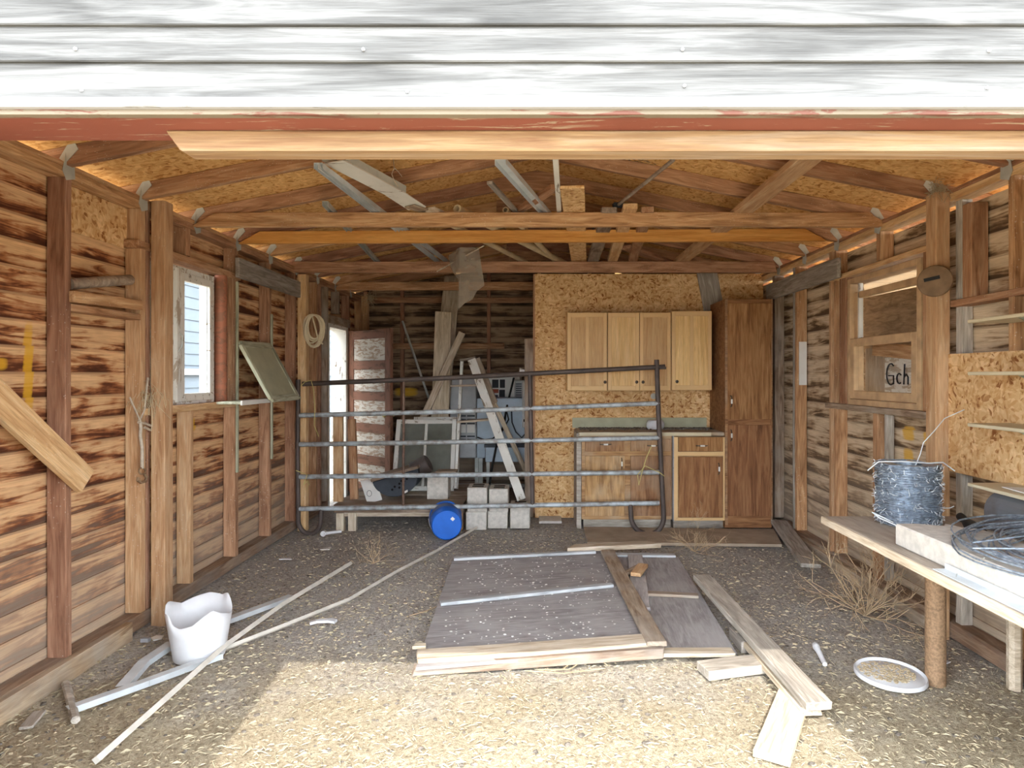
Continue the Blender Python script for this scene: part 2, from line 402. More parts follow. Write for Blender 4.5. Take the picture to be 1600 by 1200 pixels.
# ---------------------------------------------------------------- dimensions of the shed
XI, XO = 2.22, 2.31                     # inner face of studs, inner face of siding
Y0, YB = 1.95, 8.18                     # back of header, back wall
YK = [3.03+0.572*k for k in range(-3, 10)]          # stud and rafter lines; YK[3] is the first in view
PB, PT = 2.347, 2.43                    # top plate
PITCH, RZ = 0.195, 2.40                 # rafter undersides: z = RZ + PITCH*(XI-|x|)

# floor and yard
bm = bmesh.new(); nx, ny = 150, 240
gx = [-2.36+4.72*i/nx for i in range(nx+1)]; gy = [-3.0+11.3*j/ny for j in range(ny+1)]
def fz(x, y):
    v = noise.noise(Vector((x*2.2, y*2.2, 0)))*0.010+noise.noise(Vector((x*9, y*9, 3)))*0.006+abs(noise.noise(Vector((x*22, y*22, 7))))*0.008
    return v-0.014
vv = [[bm.verts.new((x, y, fz(x, y))) for x in gx] for y in gy]
for j in range(ny):
    for i in range(nx): bm.faces.new((vv[j][i], vv[j][i+1], vv[j+1][i+1], vv[j+1][i]))
me = bpy.data.meshes.new('floor'); bm.to_mesh(me); bm.free()
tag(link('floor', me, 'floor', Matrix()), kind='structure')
g = MB(); g.aabb((-40, -40, -0.12), (40, 40, -0.045)); tag(g.build('ground', 'ground'), kind='structure')

def lap_wall(x_in, y0, y1, z1, sign, openings, exp=EXP, axis='y', tops=None):
    """overlapping boards seen from inside: each board's top edge leans inward and makes a small ledge"""
    mb = MB(); z = -0.06; k = 0
    z = -exp
    while z < z1:
        za, zb = z, min(z+exp+0.012, z1)
        segs = [(y0, y1)]
        for (a, b, c, d) in openings:
            if zb > c+0.01 and za < d-0.01:
                ns = []
                for (p, q) in segs:
                    if b <= p or a >= q: ns.append((p, q)); continue
                    if a > p: ns.append((p, a))
                    if b < q: ns.append((b, q))
                segs = ns
        for (p, q) in segs:
            if tops: 
                lim = tops(za+exp*0.5); p = max(p, lim[0]); q = min(q, lim[1])
                if q-p < 0.05: continue
            for (u, v) in [(p, q)]:
                w0, w1 = 0.016, 0.004
                def pt(uu, off, zz): return (x_in+sign*off, uu, zz) if axis == 'y' else (uu, x_in+sign*off, zz)
                mb.prism([pt(u, w0, za), pt(u, w0+0.014, za), pt(u, w1+0.01, zb), pt(u, w1, zb)], (0, v-u, 0) if axis == 'y' else (v-u, 0, 0))
        z += exp; k += 1
    return mb

# left wall -------------------------------------------------------
WL = (3.72, 4.49, 1.225, 2.10)
DL = (6.80, 7.50, -0.2, 1.97)
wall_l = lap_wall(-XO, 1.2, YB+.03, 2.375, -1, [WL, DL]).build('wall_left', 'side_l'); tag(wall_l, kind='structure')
beamY('bottom_plate', -XO-.0, -XI+.0, 1.22, 6.78, 0.0, 0.082, 'dirtyplate', wall_l, warp=.006)
beamY('bottom_plate', -XI, -XI+.04, 1.33, 3.45, -0.02, 0.082, 'dirtyplate', wall_l, warp=.004)
beamY('top_plate', -XO, -XI, 1.22, 3.62, PB, PB+.042, 'stud', wall_l)
beamY('top_plate', -XO, -XI, 3.62, YB, PB, PB+.042, 'stud_red', wall_l)
beamY('top_plate', -XO, -XI, 1.22, YB, PB+.042, PB+.066, 'stud', wall_l)
def stud(par, sx, y, z0=0.08, z1=PB, mat='stud', w=0.04, dpt=0.089, off=0.0):
    xa, xb = sx*(XI+off), sx*(XI+off+dpt)
    return beamZ('stud', min(xa, xb), max(xa, xb), y-w/2, y+w/2, z0, z1, mat, par, bev=.003, warp=.003)
Yf = YK
stud(wall_l, -1, YK[2]); stud(wall_l, -1, YK[3], mat='stud_red'); stud(wall_l, -1, YK[4], mat='stud_light', w=.045); stud(wall_l, -1, YK[4]+.05, mat='stud_red', w=.03)
stud(wall_l, -1, 4.11, 0.08, 1.19, 'stud_light'); stud(wall_l, -1, 4.07, 2.17, PB, 'stud_red', w=.05)
stud(wall_l, -1, YK[6]-.02, mat='stud_red', w=.05); stud(wall_l, -1, YK[6]-.10, 1.2, 2.14, 'stud_red', w=.05)
stud(wall_l, -1, YK[7], mat='stud_red'); stud(wall_l, -1, YK[8]-.02, mat='stud_red', w=.05); stud(wall_l, -1, YK[9]-.03); stud(wall_l, -1, YK[9]+.09, mat='stud_red')
stud(wall_l, -1, 6.77, mat='greybrown', w=.05); stud(wall_l, -1, 7.54, mat='stud_red'); stud(wall_l, -1, 7.16, 2.1, PB, 'greybrown'); stud(wall_l, -1, YK[12]-.1)
beamY('window_header', -XO, -XI+.005, 3.55, 4.78, 2.12, 2.165, 'stud', wall_l, warp=.003)
beamY('window_sill_board', -XO, -XI+.012, 3.60, 4.76, 1.185, 1.225, 'stud_light', wall_l)
beamY('door_header', -XO, -XI+.01, 6.78, 7.56, 1.97, 2.06, 'greybrown', wall_l)
beamY('blocking', -XO+.02, -XI, YK[3]+.02, YK[4]-.02, 1.72, 1.755, 'stud', wall_l)
board('blocking', P(112, 463, X=-XI+.012), P(219, 477, X=-XI+.012), .055, .03, 'stud', (0, 0, 1), wall_l)
mb = MB(); mb.tube([P(108, 444, X=-2.25), P(160, 440, X=-2.235), P(204, 437, X=-2.2)], .028, 10)
tag(mb.build('round_pole', 'greybrown', smooth=True, at=P(108, 444, X=-2.25)), 'short dusty round pole wedged between studs of left wall', 'pole')
o = beamY('osb_patch', -XO+.002, -XO+.014, YK[3]+.02, YK[4]-.02, 2.12, 2.345, 'osb', wall_l)
# right wall --------------------------------------------------------
WR = (3.70, 4.58, 1.235, 2.09)
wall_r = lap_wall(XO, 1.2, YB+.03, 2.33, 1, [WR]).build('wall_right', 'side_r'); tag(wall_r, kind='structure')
beamY('bottom_plate', XI, XO, 1.22, 5.86, 0.0, 0.085, 'dirtyplate', wall_r, warp=.006)
beamY('bottom_plate', XI-.05, XI, 3.6, 5.3, -0.03, 0.06, 'greybrown', wall_r, warp=.008)
beamY('top_plate', XI, XO, 1.22, YB, PB, PB+.042, 'stud_light', wall_r)
beamY('top_plate', XI, XO, 1.22, YB, PB+.042, PB+.066, 'stud', wall_r)
for y, m_, kw in ((5.5, 'stud', {}), (5.56, 'grey', dict(w=.02, dpt=.07)), (4.855, 'stud_light', {}), (4.8, 'stud', dict(w=.03, off=.01)),
                  (3.0, 'stud', {}), (2.45, 'stud', {}), (3.42, 'grey', dict(w=.05, off=.03, dpt=.06))):
    stud(wall_r, 1, y, mat=m_, **kw)
stud(wall_r, 1, 4.21, 0.08, 1.17, 'stud', w=.06); stud(wall_r, 1, 4.14, 0.08, 1.17, 'grey', w=.03, off=.03, dpt=.05)
stud(wall_r, 1, 4.17, 2.16, PB, 'stud', w=.05); stud(wall_r, 1, 3.31, 1.815, 2.30, 'stud', w=.07); stud(wall_r, 1, 4.66, 1.2, 2.13, 'stud', w=.1)
stud(wall_r, 1, 3.665, 1.2, 2.15, 'stud', w=.05); stud(wall_r, 1, 6.02, mat='greybrown', w=.06, off=.0)
beamY('window_header', XI-.005, XO, 3.6, 4.86, 2.12, 2.155, 'stud_light', wall_r, warp=.004)
beamY('window_sill_board', XI-.02, XO, 3.6, 4.9, 1.165, 1.205, 'greybrown', wall_r, warp=.003)
board('blocking', (XI+.04, 2.5, 1.80), (XI+.04, 3.44, 1.795), .036, .085, 'stud', (0, 0, 1), wall_r)
# back wall ---------------------------------------------------------
def tri(z):
    lim = 2.36 if z < 2.5 else max(0.0, 2.36-(z-2.5)/PITCH)
    return (-lim, lim)
wall_b = lap_wall(YB, -2.33, 2.33, 2.93, 1, [], 0.135, 'x', tri).build('wall_back', 'side_b'); tag(wall_b, kind='structure')
for x in (-1.72, -0.62, -2.18, 0.02, 0.66, 1.3, 1.94):
    beamZ('stud', x-.022, x+.022, YB-.07, YB, 0.08, 2.45+PITCH*(2.31-abs(x)), 'stud_red' if x < 0 else 'stud', wall_b)
beamX('girt', -2.2, 0.6, YB-.085, YB-.07, 2.33, 2.40, 'stud_red', wall_b)
beamX('girt', -1.95, -0.42, YB-.1, YB-.07, 1.745, 1.82, 'stud', wall_b)
beamX('bottom_plate', -2.3, 2.3, YB-.09, YB, 0.0, .08, 'dirtyplate', wall_b)
# partition ---------------------------------------------------------
YP = 6.35
part_w = MB(); part_w.aabb((-0.025, YP, 0.0), (2.24, YP+.012, 2.42)); part_w = part_w.build('wall_partition', 'osb'); tag(part_w, kind='structure')
beamZ('stud', -0.13, -0.045, YP+.02, YP+.06, 0, 1.78, 'greybrown', part_w); beamZ('stud', -0.045, -0.005, YP+.014, YP+.1, 0, 2.42, 'stud_red', part_w)
beamZ('stud', 1.2, 1.24, YP+.014, YP+.1, 0, 2.42, 'stud', part_w)
beamX('bottom_plate', -.05, 2.24, YP+.014, YP+.1, 0, .05, 'dirtyplate', part_w)
mb = MB(); mb.lathe([(0.0, 0), (.03, .0), (.045, .03), (.05, .05)], Matrix.Translation((-.16, YP+.05, 1.44)) @ Matrix.Rotation(-1.57, 4, 'Y') @ Matrix.Translation((0, 0, -.03)), 14)
tag(mb.build('light_socket', 'white_pl', smooth=True, at=(-.16, YP+.05, 1.44)), 'small white lamp socket on edge of the particle board partition', 'lamp')
board('brace', P(1104, 424, Y=YP-.012), P(1117, 492, Y=YP-.012), .20, .016, 'grey', (1, 0, 0), part_w)

# roof --------------------------------------------------------------
ceil = thing('ceiling', loc=(0, 5, 2.9), kind='structure')
RD = 0.089
for sx in (-1, 1):
    zt = lambda x: RZ+PITCH*(XI-abs(x))+RD*math.sqrt(1+PITCH**2)
    xs = [0, 2.72]
    mb = MB()
    yys = [1.17, 1.9,  3.6-.0, 5.32, 7.04, YB+.3]
    for a, b in zip(yys, yys[1:]):
        mb.prism([(sx*0, a, zt(0)+.001), (sx*2.72, a, zt(2.72)+.001), (sx*2.72, a, zt(2.72)+.014), (0, a, zt(0)+.014)], (0, b-a-.004, 0))
    mb.build('roof_sheathing', 'osb_roof', ceil)
    for k, y in enumerate(YK):
        if y < 1.0 or y > YB-.02: continue
        xa = sx*2.62; xb = sx*0.01
        c = lambda x: RZ+PITCH*(XI-abs(x))+RD/2*math.sqrt(1+PITCH**2)
        board('rafter', (xa, y, c(xa)), (xb, y, c(xb)), RD, .04, ('stud_red', 'stud', 'stud_red')[k % 3], (0, 0, 1), ceil, warp=.003)
        # sheet metal tie plate on the foot of each rafter
        if y > 2.9:
            xi = sx*(XI-.003); m2 = MB()
            m2.prism([(xi, y-.045, PT-.06), (xi, y-.02, PT-.1), (xi, y+.035, PT-.08), (xi, y+.03, PT+.01), (xi-sx*.0, y-.022, PT+.05), (xi, y-.03, PT+.0)], (-sx*.0025, 0, 0))
            m2.prism([(xi, y-.0225, PT-.02), (xi-sx*.06, y-.0225, PT+.045), (xi-sx*.03, y-.0225, PT+.10), (xi+sx*.03, y-.0225, PT+.0)], (0, -.0025, 0))
            m2.build('tie_plate', 'galv_dull', ceil)
for y in YK[6:12]:
    mb = MB(); zc = RZ+PITCH*XI
    mb.prism([(-.0, y-.022, zc+RD), (-.34, y-.022, zc+RD-.34*PITCH-.0), (-.34, y-.022, zc-.34*PITCH), (0, y-.022, zc-.06), (.34, y-.022, zc-.34*PITCH), (.34, y-.022, zc+RD-.34*PITCH)], (0, -.012, 0))
    mb.build('gusset', 'stud_red', ceil)
# front wall: siding, white drip board, red head ---------------------
wf = thing('wall_front', loc=(0, 1.2, 1.9), kind='structure')
YF, YR, ZH = 1.194, 1.34, 1.902
JL, JR = -1.139, 1.284                  # door jambs, both just outside the picture
z = ZH+.025; EF = 0.0685
while z < 2.95:
    lim = 2.33 if z < 2.45 else (2.93-z)/PITCH
    if lim < .15: break
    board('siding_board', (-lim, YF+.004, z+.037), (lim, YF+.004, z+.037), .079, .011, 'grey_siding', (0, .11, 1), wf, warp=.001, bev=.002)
    z += EF
for i, sx in enumerate((-1, 1)):
    e = JL-.02 if sx < 0 else JR+.02; zz = 0.0
    mb = MB(); mb.aabb((min(e, sx*2.33), YF+.012, 0), (max(e, sx*2.33), YF+.03, ZH+.1)); mb.build('siding_backing', 'greybrown', wf)
    while zz < ZH-.02:
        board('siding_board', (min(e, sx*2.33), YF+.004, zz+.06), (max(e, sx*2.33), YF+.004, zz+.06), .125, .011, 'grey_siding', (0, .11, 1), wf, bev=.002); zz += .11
    for xx in (sx*2.2, sx*1.75, e+sx*.03):
        beamZ('stud', xx-.02, xx+.02, YF+.03, YF+.12, 0, ZH, 'stud', wf)
    beamZ('jamb', e-.02, e+.02, YF, YR, 0, ZH, 'red', wf)
for (px, py) in ((116, 75), (567, 76), (1067, 76), (1547, 78), (126, 140), (636, 142), (1070, 133), (1544, 136)):
    p_ = P(px, py, Y=YF-.008); mb = MB(); mb.lathe([(0, 0), (.003, .001), (.0034, .003), (.003, .005)], Matrix.Translation(p_) @ Matrix.Rotation(-1.57, 4, 'X'), 8)
    mb.build('nail', 'white_trim', wf)
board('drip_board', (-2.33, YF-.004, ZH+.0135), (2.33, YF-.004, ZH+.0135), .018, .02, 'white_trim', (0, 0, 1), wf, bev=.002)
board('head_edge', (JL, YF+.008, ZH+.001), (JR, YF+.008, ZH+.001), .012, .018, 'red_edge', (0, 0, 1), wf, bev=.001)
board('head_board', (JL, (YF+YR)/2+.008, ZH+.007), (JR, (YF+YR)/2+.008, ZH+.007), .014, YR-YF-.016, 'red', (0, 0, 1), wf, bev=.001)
board('header_joist', (-2.31, YR-.02, ZH+.155), (2.31, YR-.02, ZH+.155), .27, .04, 'stud', (0, 0, 1), wf)
board('header_backing', (-2.31, YF+.03, ZH+.3), (2.31, YF+.03, ZH+.3), .57, .012, 'stud', (0, 0, 1), wf)
o = board('door_head_beam', (-.746, 1.3095, ZH-.0205), (JR, 1.3095, ZH-.0205), .041, .057, 'header', (0, 0, 1), None, cut=(.03, -1), bev=.003)
tag(o, 'long pale pine beam under the red painted door head, cut slanted at its left end', 'beam')

# posts ---------------------------------------------------------------
def post(x0, x1, y0, y1, z1, mat, label):
    return tag(beamZ('support_post', x0, x1, y0, y1, -.02, z1, mat, None, bev=.004, warp=.003), label, 'post')
post(-2.195, -2.115, 3.63, 3.715, 2.405, 'stud_light', 'square post speckled with whitewash by the left wall, nearest of the left posts')
post(-2.20, -2.122, 5.86, 5.94, 2.34, 'stud_light', 'square post with a coiled cable hung on it, left wall')
post(-2.20, -2.12, 7.98, 8.06, 2.40, 'stud', 'square post in the far left corner beside the open door')
post(2.14, 2.218, 3.44, 3.53, 2.40, 'stud_light', 'thick square post by the right wall with a round disc nailed on it')
# tie beams -----------------------------------------------------------
def tie(x0, x1, y, zb, h, mat, label, cut=(.16, 1), dz=0.0):
    return tag(board('tie_beam', (x0, y, zb+h/2), (x1, y, zb+h/2+dz), h, .04, mat, (0, 0, 1), None, cut=cut, warp=.004, bev=.003), label, 'beam')
tie(-2.24, 2.29, 4.14, 2.372, .09, 'stud', 'brown dusty tie beam across the shed, nearest of the brown ones')
tie(-2.195, 2.12, 4.70, 2.378, .088, 'plank_orange', 'new orange pine tie beam with slanted ends across the shed', dz=.02)
tie(-2.26, 2.19, 5.86, 2.352, .10, 'stud_red', 'red brown tie beam just in front of the particle board partition', cut=(.03, 1))
tie(-2.25, 2.25, 7.05, 2.35, .09, 'stud', 'tie beam in the dark behind the partition, over the back room', cut=(.1, 1))
tag(beamY('wall_ledger', -2.2, -2.17, 4.65, 5.98, 2.126, 2.27, 'grey', None, warp=.003), 'weathered grey board nailed high along the left studs', 'board')
tag(beamY('wall_ledger', 2.17, 2.2, 4.64, 6.08, 2.12, 2.265, 'grey', None, warp=.003), 'weathered grey board nailed high along the right studs beside the window', 'board')
# diagonal brace near left
a = P(133, 752, X=-2.19); b = P(-60, 570, X=-2.19)
tag(board('diagonal_brace', a, b, .125, .036, 'stud_light', (0, 0.5, 1), None, rag=.01), 'diagonal wooden brace nailed across the nearest left stud', 'board')

# window left -----------------------------------------------------------
w1 = thing('window_1', loc=(-XO, 4.0, 1.2), kind='structure')
def wframe(par, x, ya, yb, za, zb, t, dpt, mat, name='window_frame'):
    mb = MB()
    mb.aabb((x, ya, za), (x+dpt, ya+t, zb)); mb.aabb((x, yb-t, za), (x+dpt, yb, zb))
    mb.aabb((x, ya+t, za), (x+dpt, yb-t, za+t)); mb.aabb((x, ya+t, zb-t), (x+dpt, yb-t, zb))
    return mb.build(name, mat, par, bev=.003)
wframe(w1, -XO-.05, 3.72, 4.495, 1.225, 2.105, .035, .09, 'white_chip')
wframe(w1, -XO+.01, 4.06, 4.475, 1.245, 2.07, .05, .035, 'white', 'sash')
wframe(w1, -XO-.0, 3.76, 4.0, 1.245, 2.08, .05, .035, 'white', 'sash')
board('mullion', (-XO+.03, 4.03, 1.24), (-XO+.03, 4.03, 2.09), .05, .05, 'white_chip', (0, 1, 0), w1)
mb = MB(); mb.aabb((-XO+.022, 4.11, 1.295), (-XO+.026, 4.425, 2.02)); mb.build('window_pane', 'glass', w1)
mb = MB(); mb.tube([(-XO+.055, 4.02, 1.56), (-XO+.075, 4.025, 1.6), (-XO+.075, 4.03, 1.66), (-XO+.055, 4.035, 1.68)], .004, 6); mb.build('latch', 'galv_dull', w1)
mb = MB(); mb.tube([(-XO+.06, 4.545, 1.225), (-XO+.06, 4.545, 2.12)], .042, 14)
mb.build('side_jamb', 'redmullion', wall_l, smooth=True)
# window right ----------------------------------------------------------
w2 = thing('window_2', loc=(XO, 4.1, 1.2), kind='structure')
wframe(w2, XO-.085, 3.72, 4.60, 1.205, 2.10, .04, .1, 'frame_wood')
wframe(w2, XO-.055, 3.76, 4.56, 1.63, 2.0, .045, .035, 'frame_wood', 'upper_sash')
wframe(w2, XO-.085, 3.76, 4.56, 1.25, 1.67, .055, .035, 'frame_wood', 'lower_sash')
board('track', (XO-.04, 4.50, 1.65), (XO-.04, 4.50, 2.06), .02, .03, 'white', (0, 1, 0), w2)
mb = MB(); mb.aabb((XO-.04, 3.8, 1.67), (XO-.037, 4.52, 2.01)); mb.build('window_pane', 'glass', w2)
mb = MB(); mb.aabb((XO-.07, 3.81, 1.3), (XO-.067, 4.51, 1.62)); mb.build('window_pane', 'glass', w2)
# outside the right window: a stack of boards leaning in a lean-to
o = board('plywood_sheet', (XO+.3, 3.0, 1.50), (XO+.3, 5.4, 1.535), 1.0, .012, 'ply_brown', (0, 0, 1)); tag(o, 'brown sheet material standing outside behind the right window', 'board')
o = board('plywood_sheet', (XO+.24, 4.80, .7), (XO+.24, 4.80, 1.62), .34, .012, 'greybrown', (0, 1, 0)); tag(o, 'grey brown board standing outside the lower pane of right window', 'board')
sg = thing('painted_sign_board', 'white board with black handwritten letters seen through the lower right window pane', 'sign', (XO+.2, 4.3, .9))
board('sign_panel', (XO+.2, 4.0, 1.24), (XO+.2, 4.62, 1.24), .60, .01, 'white_chip', (0, 0, 1), sg)
def stroke(mb, pts, r): mb.tube(pts, r, 6)
mb = MB(); sx_ = XO+.19
def SP(u, v): return Vector((sx_, 4.66-u, 1.42+v))      # u to the right as seen from inside
G = [SP(.13+.055*math.cos(t), .0+.075*math.sin(t)) for t in [0.9+i*.42 for i in range(12)]]; mb.tube(G, .005, 6)
mb.tube([SP(.10, -.01), SP(.165, -.01), SP(.165, -.07)], .005, 6)
cc = [SP(.235+.03*math.cos(t), -.03+.035*math.sin(t)) for t in [0.8+i*.5 for i in range(10)]]; mb.tube(cc, .005, 6)
mb.tube([SP(.30, .07), SP(.29, -.07)], .005, 6); mb.tube([SP(.295, -.02), SP(.32, .0), SP(.34, -.02), SP(.34, -.07)], .005, 6)
mb.build('lettering', 'label_blk', sg)
o = board('wood_beam', (XO+.12, 3.9, 1.54), (XO+.12, 4.60, 1.60), .09, .05, 'stud', (0, 0, 1)); tag(o, 'short timber crossing outside the lower pane of right window', 'board')
# neighbouring pale house outside the left window and door
hs = thing('neighbour_house', 'pale blue grey house wall seen through the left window', 'building', (-7.5, 11, 0))
mb = MB()
for i in range(24): mb.prism([(-4.6, 4.0, -.1+i*.15), (-4.6-.015, 4.0, .05+i*.15), (-4.66, 4.0, .05+i*.15), (-4.66, 4.0, -.1+i*.15)], (0, 22, 0))
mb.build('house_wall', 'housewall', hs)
mb = MB(); mb.prism([(-4.15, 4, 3.2), (-7.4, 4, 4.5), (-7.4, 4, 4.6), (-4.15, 4, 3.32)], (0, 22, 0)); mb.build('house_roof', 'appl', hs)
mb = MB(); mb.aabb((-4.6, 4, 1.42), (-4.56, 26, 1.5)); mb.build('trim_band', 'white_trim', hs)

# open panelled door -----------------------------------------------------
hx, hy = Vector((-2.2, 7.5, 0)), Vector((-1.585, 6.95, 0)); dd = (hy-hx).normalized(); nn = Vector((-dd.y, dd.x, 0))*-1
d1 = thing('door_1', loc=hx, kind='structure'); Wd = (hy-hx).length; z0d, z1d = .06, 1.93
def dpt_(u, z): return hx+dd*u+Vector((0, 0, z))
for u in (.05, Wd-.05): board('stile', dpt_(u, z0d), dpt_(u, z1d), .1, .04, 'doorred', dd, d1)
rails = [z0d+.07, .46, .82, 1.18, 1.53, z1d-.055]
zs = rails
for i, zz in enumerate(zs): board('rail', dpt_(.1, zz), dpt_(Wd-.1, zz), .13 if i in (0,) else .1, .04, 'doorred', (0, 0, 1), d1)
for a_, b_ in zip(zs, zs[1:]):
    board('door_panel', dpt_(.1, (a_+b_)/2), dpt_(Wd-.1, (a_+b_)/2), b_-a_-.1, .014, 'doorpanel', (0, 0, 1), d1)
kp = dpt_(Wd-.06, 1.0)-nn*.0
mb = MB(); mb.lathe([(0, .07), (.022, .066), (.028, .05), (.02, .035), (.009, .03), (.009, .0)], Matrix.Translation(dpt_(Wd-.06, .98)) @ Vector((0, 0, 1)).rotation_difference(Vector((nn.x, nn.y, 0))).to_matrix().to_4x4(), 14)
mb.lathe([(0, .07), (.022, .066), (.028, .05), (.02, .035), (.009, .03), (.009, .0)], Matrix.Translation(dpt_(Wd-.06, .98)) @ Vector((0, 0, 1)).rotation_difference(Vector((-nn.x, -nn.y, 0))).to_matrix().to_4x4(), 14)
mb.build('door_knob', 'brass', d1, smooth=True)
# outer frame, white, of the doorway
df = thing('trim_1', loc=(-XO, 7.1, 0), kind='structure')
beamZ('door_jamb', -XO-.08, -XI, 7.42, 7.5, 0, 1.97, 'white', df); beamZ('door_jamb', -XO-.08, -XI, 6.8, 6.84, 0, 1.97, 'white', df)
beamY('head_jamb', -XO-.08, -XI, 6.84, 7.42, 1.93, 1.97, 'white', df)
beamZ('storm_stile', -XO-.10, -XO-.05, 6.98, 7.06, 0, 1.9, 'greybrown', df)
# ---------------------------------------------------------------- kitchen units
YC = 5.86
def cab_door(par, x0, x1, z0, z1, y, mat, panels=1, knob=None, flat=False, name='door', handle=None):
    d = board(name, ((x0+x1)/2, y, z0), ((x0+x1)/2, y, z1), x1-x0, .018, mat, (1, 0, 0), par, bev=.002)
    if not flat:
        mb = MB(); t = .035 if (x1-x0) > .2 else .03
        mb.aabb((x0+.001, y-.016, z0+.001), (x0+t, y-.009, z1-.001)); mb.aabb((x1-t, y-.016, z0+.001), (x1-.001, y-.009, z1-.001))
        mb.aabb((x0+t, y-.016, z0+.001), (x1-t, y-.009, z0+t*1.3)); mb.aabb((x0+t, y-.016, z1-t*1.3), (x1-t, y-.009, z1-.001))
        if panels == 2: c = (x0+x1)/2; mb.aabb((c-t*.45, y-.016, z0+t), (c+t*.45, y-.009, z1-t))
        mb.build('raised_frame', 'maple_frame', d, bev=.002)
    if knob:
        mb = MB(); mb.lathe([(.005, 0), (.005, .012), (.014, .018), (.015, .024), (.008, .03), (0, .031)], Matrix.Translation((knob[0], y-.009, knob[1])) @ Matrix.Rotation(1.57, 4, 'X'), 14)
        mb.build('knob', 'knob', d, smooth=True)
    if handle:
        hxx, hz, ver = handle; mb = MB(); L = .05
        q = (lambda u, o: (hxx, y-.009-o, hz+u)) if ver else (lambda u, o: (hxx+u, y-.009-o, hz))
        mb.tube([q(-L, 0), q(-L*.8, .02), q(-L*.4, .026), q(L*.4, .026), q(L*.8, .02), q(L, 0)], .0045, 6)
        mb.build('handle', 'knob', d, smooth=True)
        mb = MB(); mb.tube([q(-L*.4, .027), q(0, .027), q(L*.4, .027)], .008, 8); mb.build('handle_grip', 'porcelain', d, smooth=True)
    return d
YU = 6.06
X = lambda px, y: (px-CX)/F*y
Zp = lambda py, y: H+(CY-py)/F*y
def upper(label, x0, x1, z0, z1, doors):
    t = thing('wall_cabinet', label, 'cabinet', ((x0+x1)/2, 6.2, z0), 'maple cabinets on the particle board wall')
    mb = MB(); mb.aabb((x0, YU+.012, z0), (x1, YP-.002, z1)); mb.build('cabinet_body', 'maple', t, bev=.002)
    for (a, b, n, kx) in doors: cab_door(t, a, b, z0+.004, z1-.004, YU, 'maple', n, (kx, z0+.085))
    return t
xa, xb, xc, xd, xe = X(886, YU), X(949, YU), X(999, YU), X(1048.5, YU), X(1112, YU)
z0, z1 = Zp(611, YU), Zp(488, YU)
upper('pale maple wall cabinet with one wide door, leftmost above the counter', xa, xb-.002, z0, z1, [(xa+.002, xb-.004, 2, xb-.025)])
upper('pale maple wall cabinet with two narrow doors, middle above the counter', xb+.002, xd-.003, z0, z1, [(xb+.004, xc-.002, 1, xc-.03), (xc+.002, xd-.005, 1, xc+.03)])
upper('pale maple wall cabinet with one wide door, beside the tall oak pantry', xd+.002, xe, z0+.005, z1+.014, [(xd+.004, xe-.002, 2, xd+.05)])
# tall pantry
YT = 5.83
pa, pb = X(1133, YT), X(1207, YT)
t = thing('pantry_cabinet', 'tall dark oak pantry cabinet against the right wall', 'cabinet', ((pa+pb)/2, 6.1, 0))
mb = MB(); mb.aabb((pa, YT+.012, .02), (pb, YP-.002, Zp(467, YT))); mb.build('cabinet_body', 'oak', t, bev=.002)
cab_door(t, pa+.02, pb-.012, Zp(655, YT), Zp(474, YT), YT, 'oak', flat=True, handle=(pa+.05, Zp(627, YT), True))
cab_door(t, pa+.02, pb-.012, Zp(806, YT), Zp(664, YT), YT, 'oak', flat=True, handle=(pa+.05, Zp(680, YT), True))
mb = MB()
mb.aabb((pa, YT-.004, .05), (pa+.025, YT+.01, Zp(467, YT))); mb.aabb((pb-.012, YT-.004, .05), (pb, YT+.01, Zp(467, YT))); mb.build('face_frame', 'oak_light', t)
# base cabinets
ba, bb, bc = X(909, YC), X(1050, YC), X(1131, YC)
ztop = Zp(681, YC)
t = thing('base_cabinet', 'worn oak base cabinet with two drawers behind the gate', 'cabinet', ((ba+bb)/2, 6.1, 0))
mb = MB(); mb.aabb((ba, YC+.012, .09), (bb, YP-.002, ztop)); mb.build('cabinet_body', 'oak_light', t, bev=.002)
mb = MB(); mb.aabb((ba+.02, YC+.06, 0), (bb, YP-.01, .09)); mb.build('toe_kick', 'grey', t)
mb = MB(); mb.aabb((ba-.045, YC+.04, 0), (ba-.002, YP-.002, ztop+.02)); mb.build('side_panel', 'grey', t)
x1_, x2_, x3_ = X(976, YC), X(985, YC), X(1048, YC)
cab_door(t, ba+.03, x1_, Zp(705, YC), Zp(686, YC), YC, 'oak_light', flat=True, name='drawer', handle=(X(946, YC), Zp(694, YC), False))
cab_door(t, x2_, x3_, Zp(705, YC), Zp(686, YC), YC, 'oak_light', flat=True, name='drawer', handle=(X(1020, YC), Zp(696, YC), False))
cab_door(t, ba+.03, x1_, Zp(806, YC), Zp(712, YC), YC, 'oak_light', flat=True, handle=(X(971, YC), Zp(724, YC), True))
cab_door(t, x2_, x3_, Zp(806, YC), Zp(712, YC), YC, 'oak_light', flat=True)
t = thing('base_cabinet', 'oak base cabinet with one drawer and one door beside the pantry', 'cabinet', ((bb+bc)/2, 6.1, 0))
YC2 = 5.83
mb = MB(); mb.aabb((bb+.012, YC2+.012, .09), (bc, YP-.002, ztop-.005)); mb.build('cabinet_body', 'oak_light', t, bev=.002)
mb = MB(); mb.aabb((bb+.02, YC2+.06, 0), (bc, YP-.01, .09)); mb.build('toe_kick', 'grey', t)
mb = MB(); mb.aabb((bb+.002, YC2-.002, .09), (bb+.012, YC2+.3, ztop)); mb.build('side_edge', 'white_trim', t)
mb = MB(); q0, q1 = bb+.012, bc
mb.aabb((q0, YC2, .09), (q0+.035, YC2+.012, ztop-.01)); mb.aabb((q1-.015, YC2, .09), (q1, YC2+.012, ztop-.01))
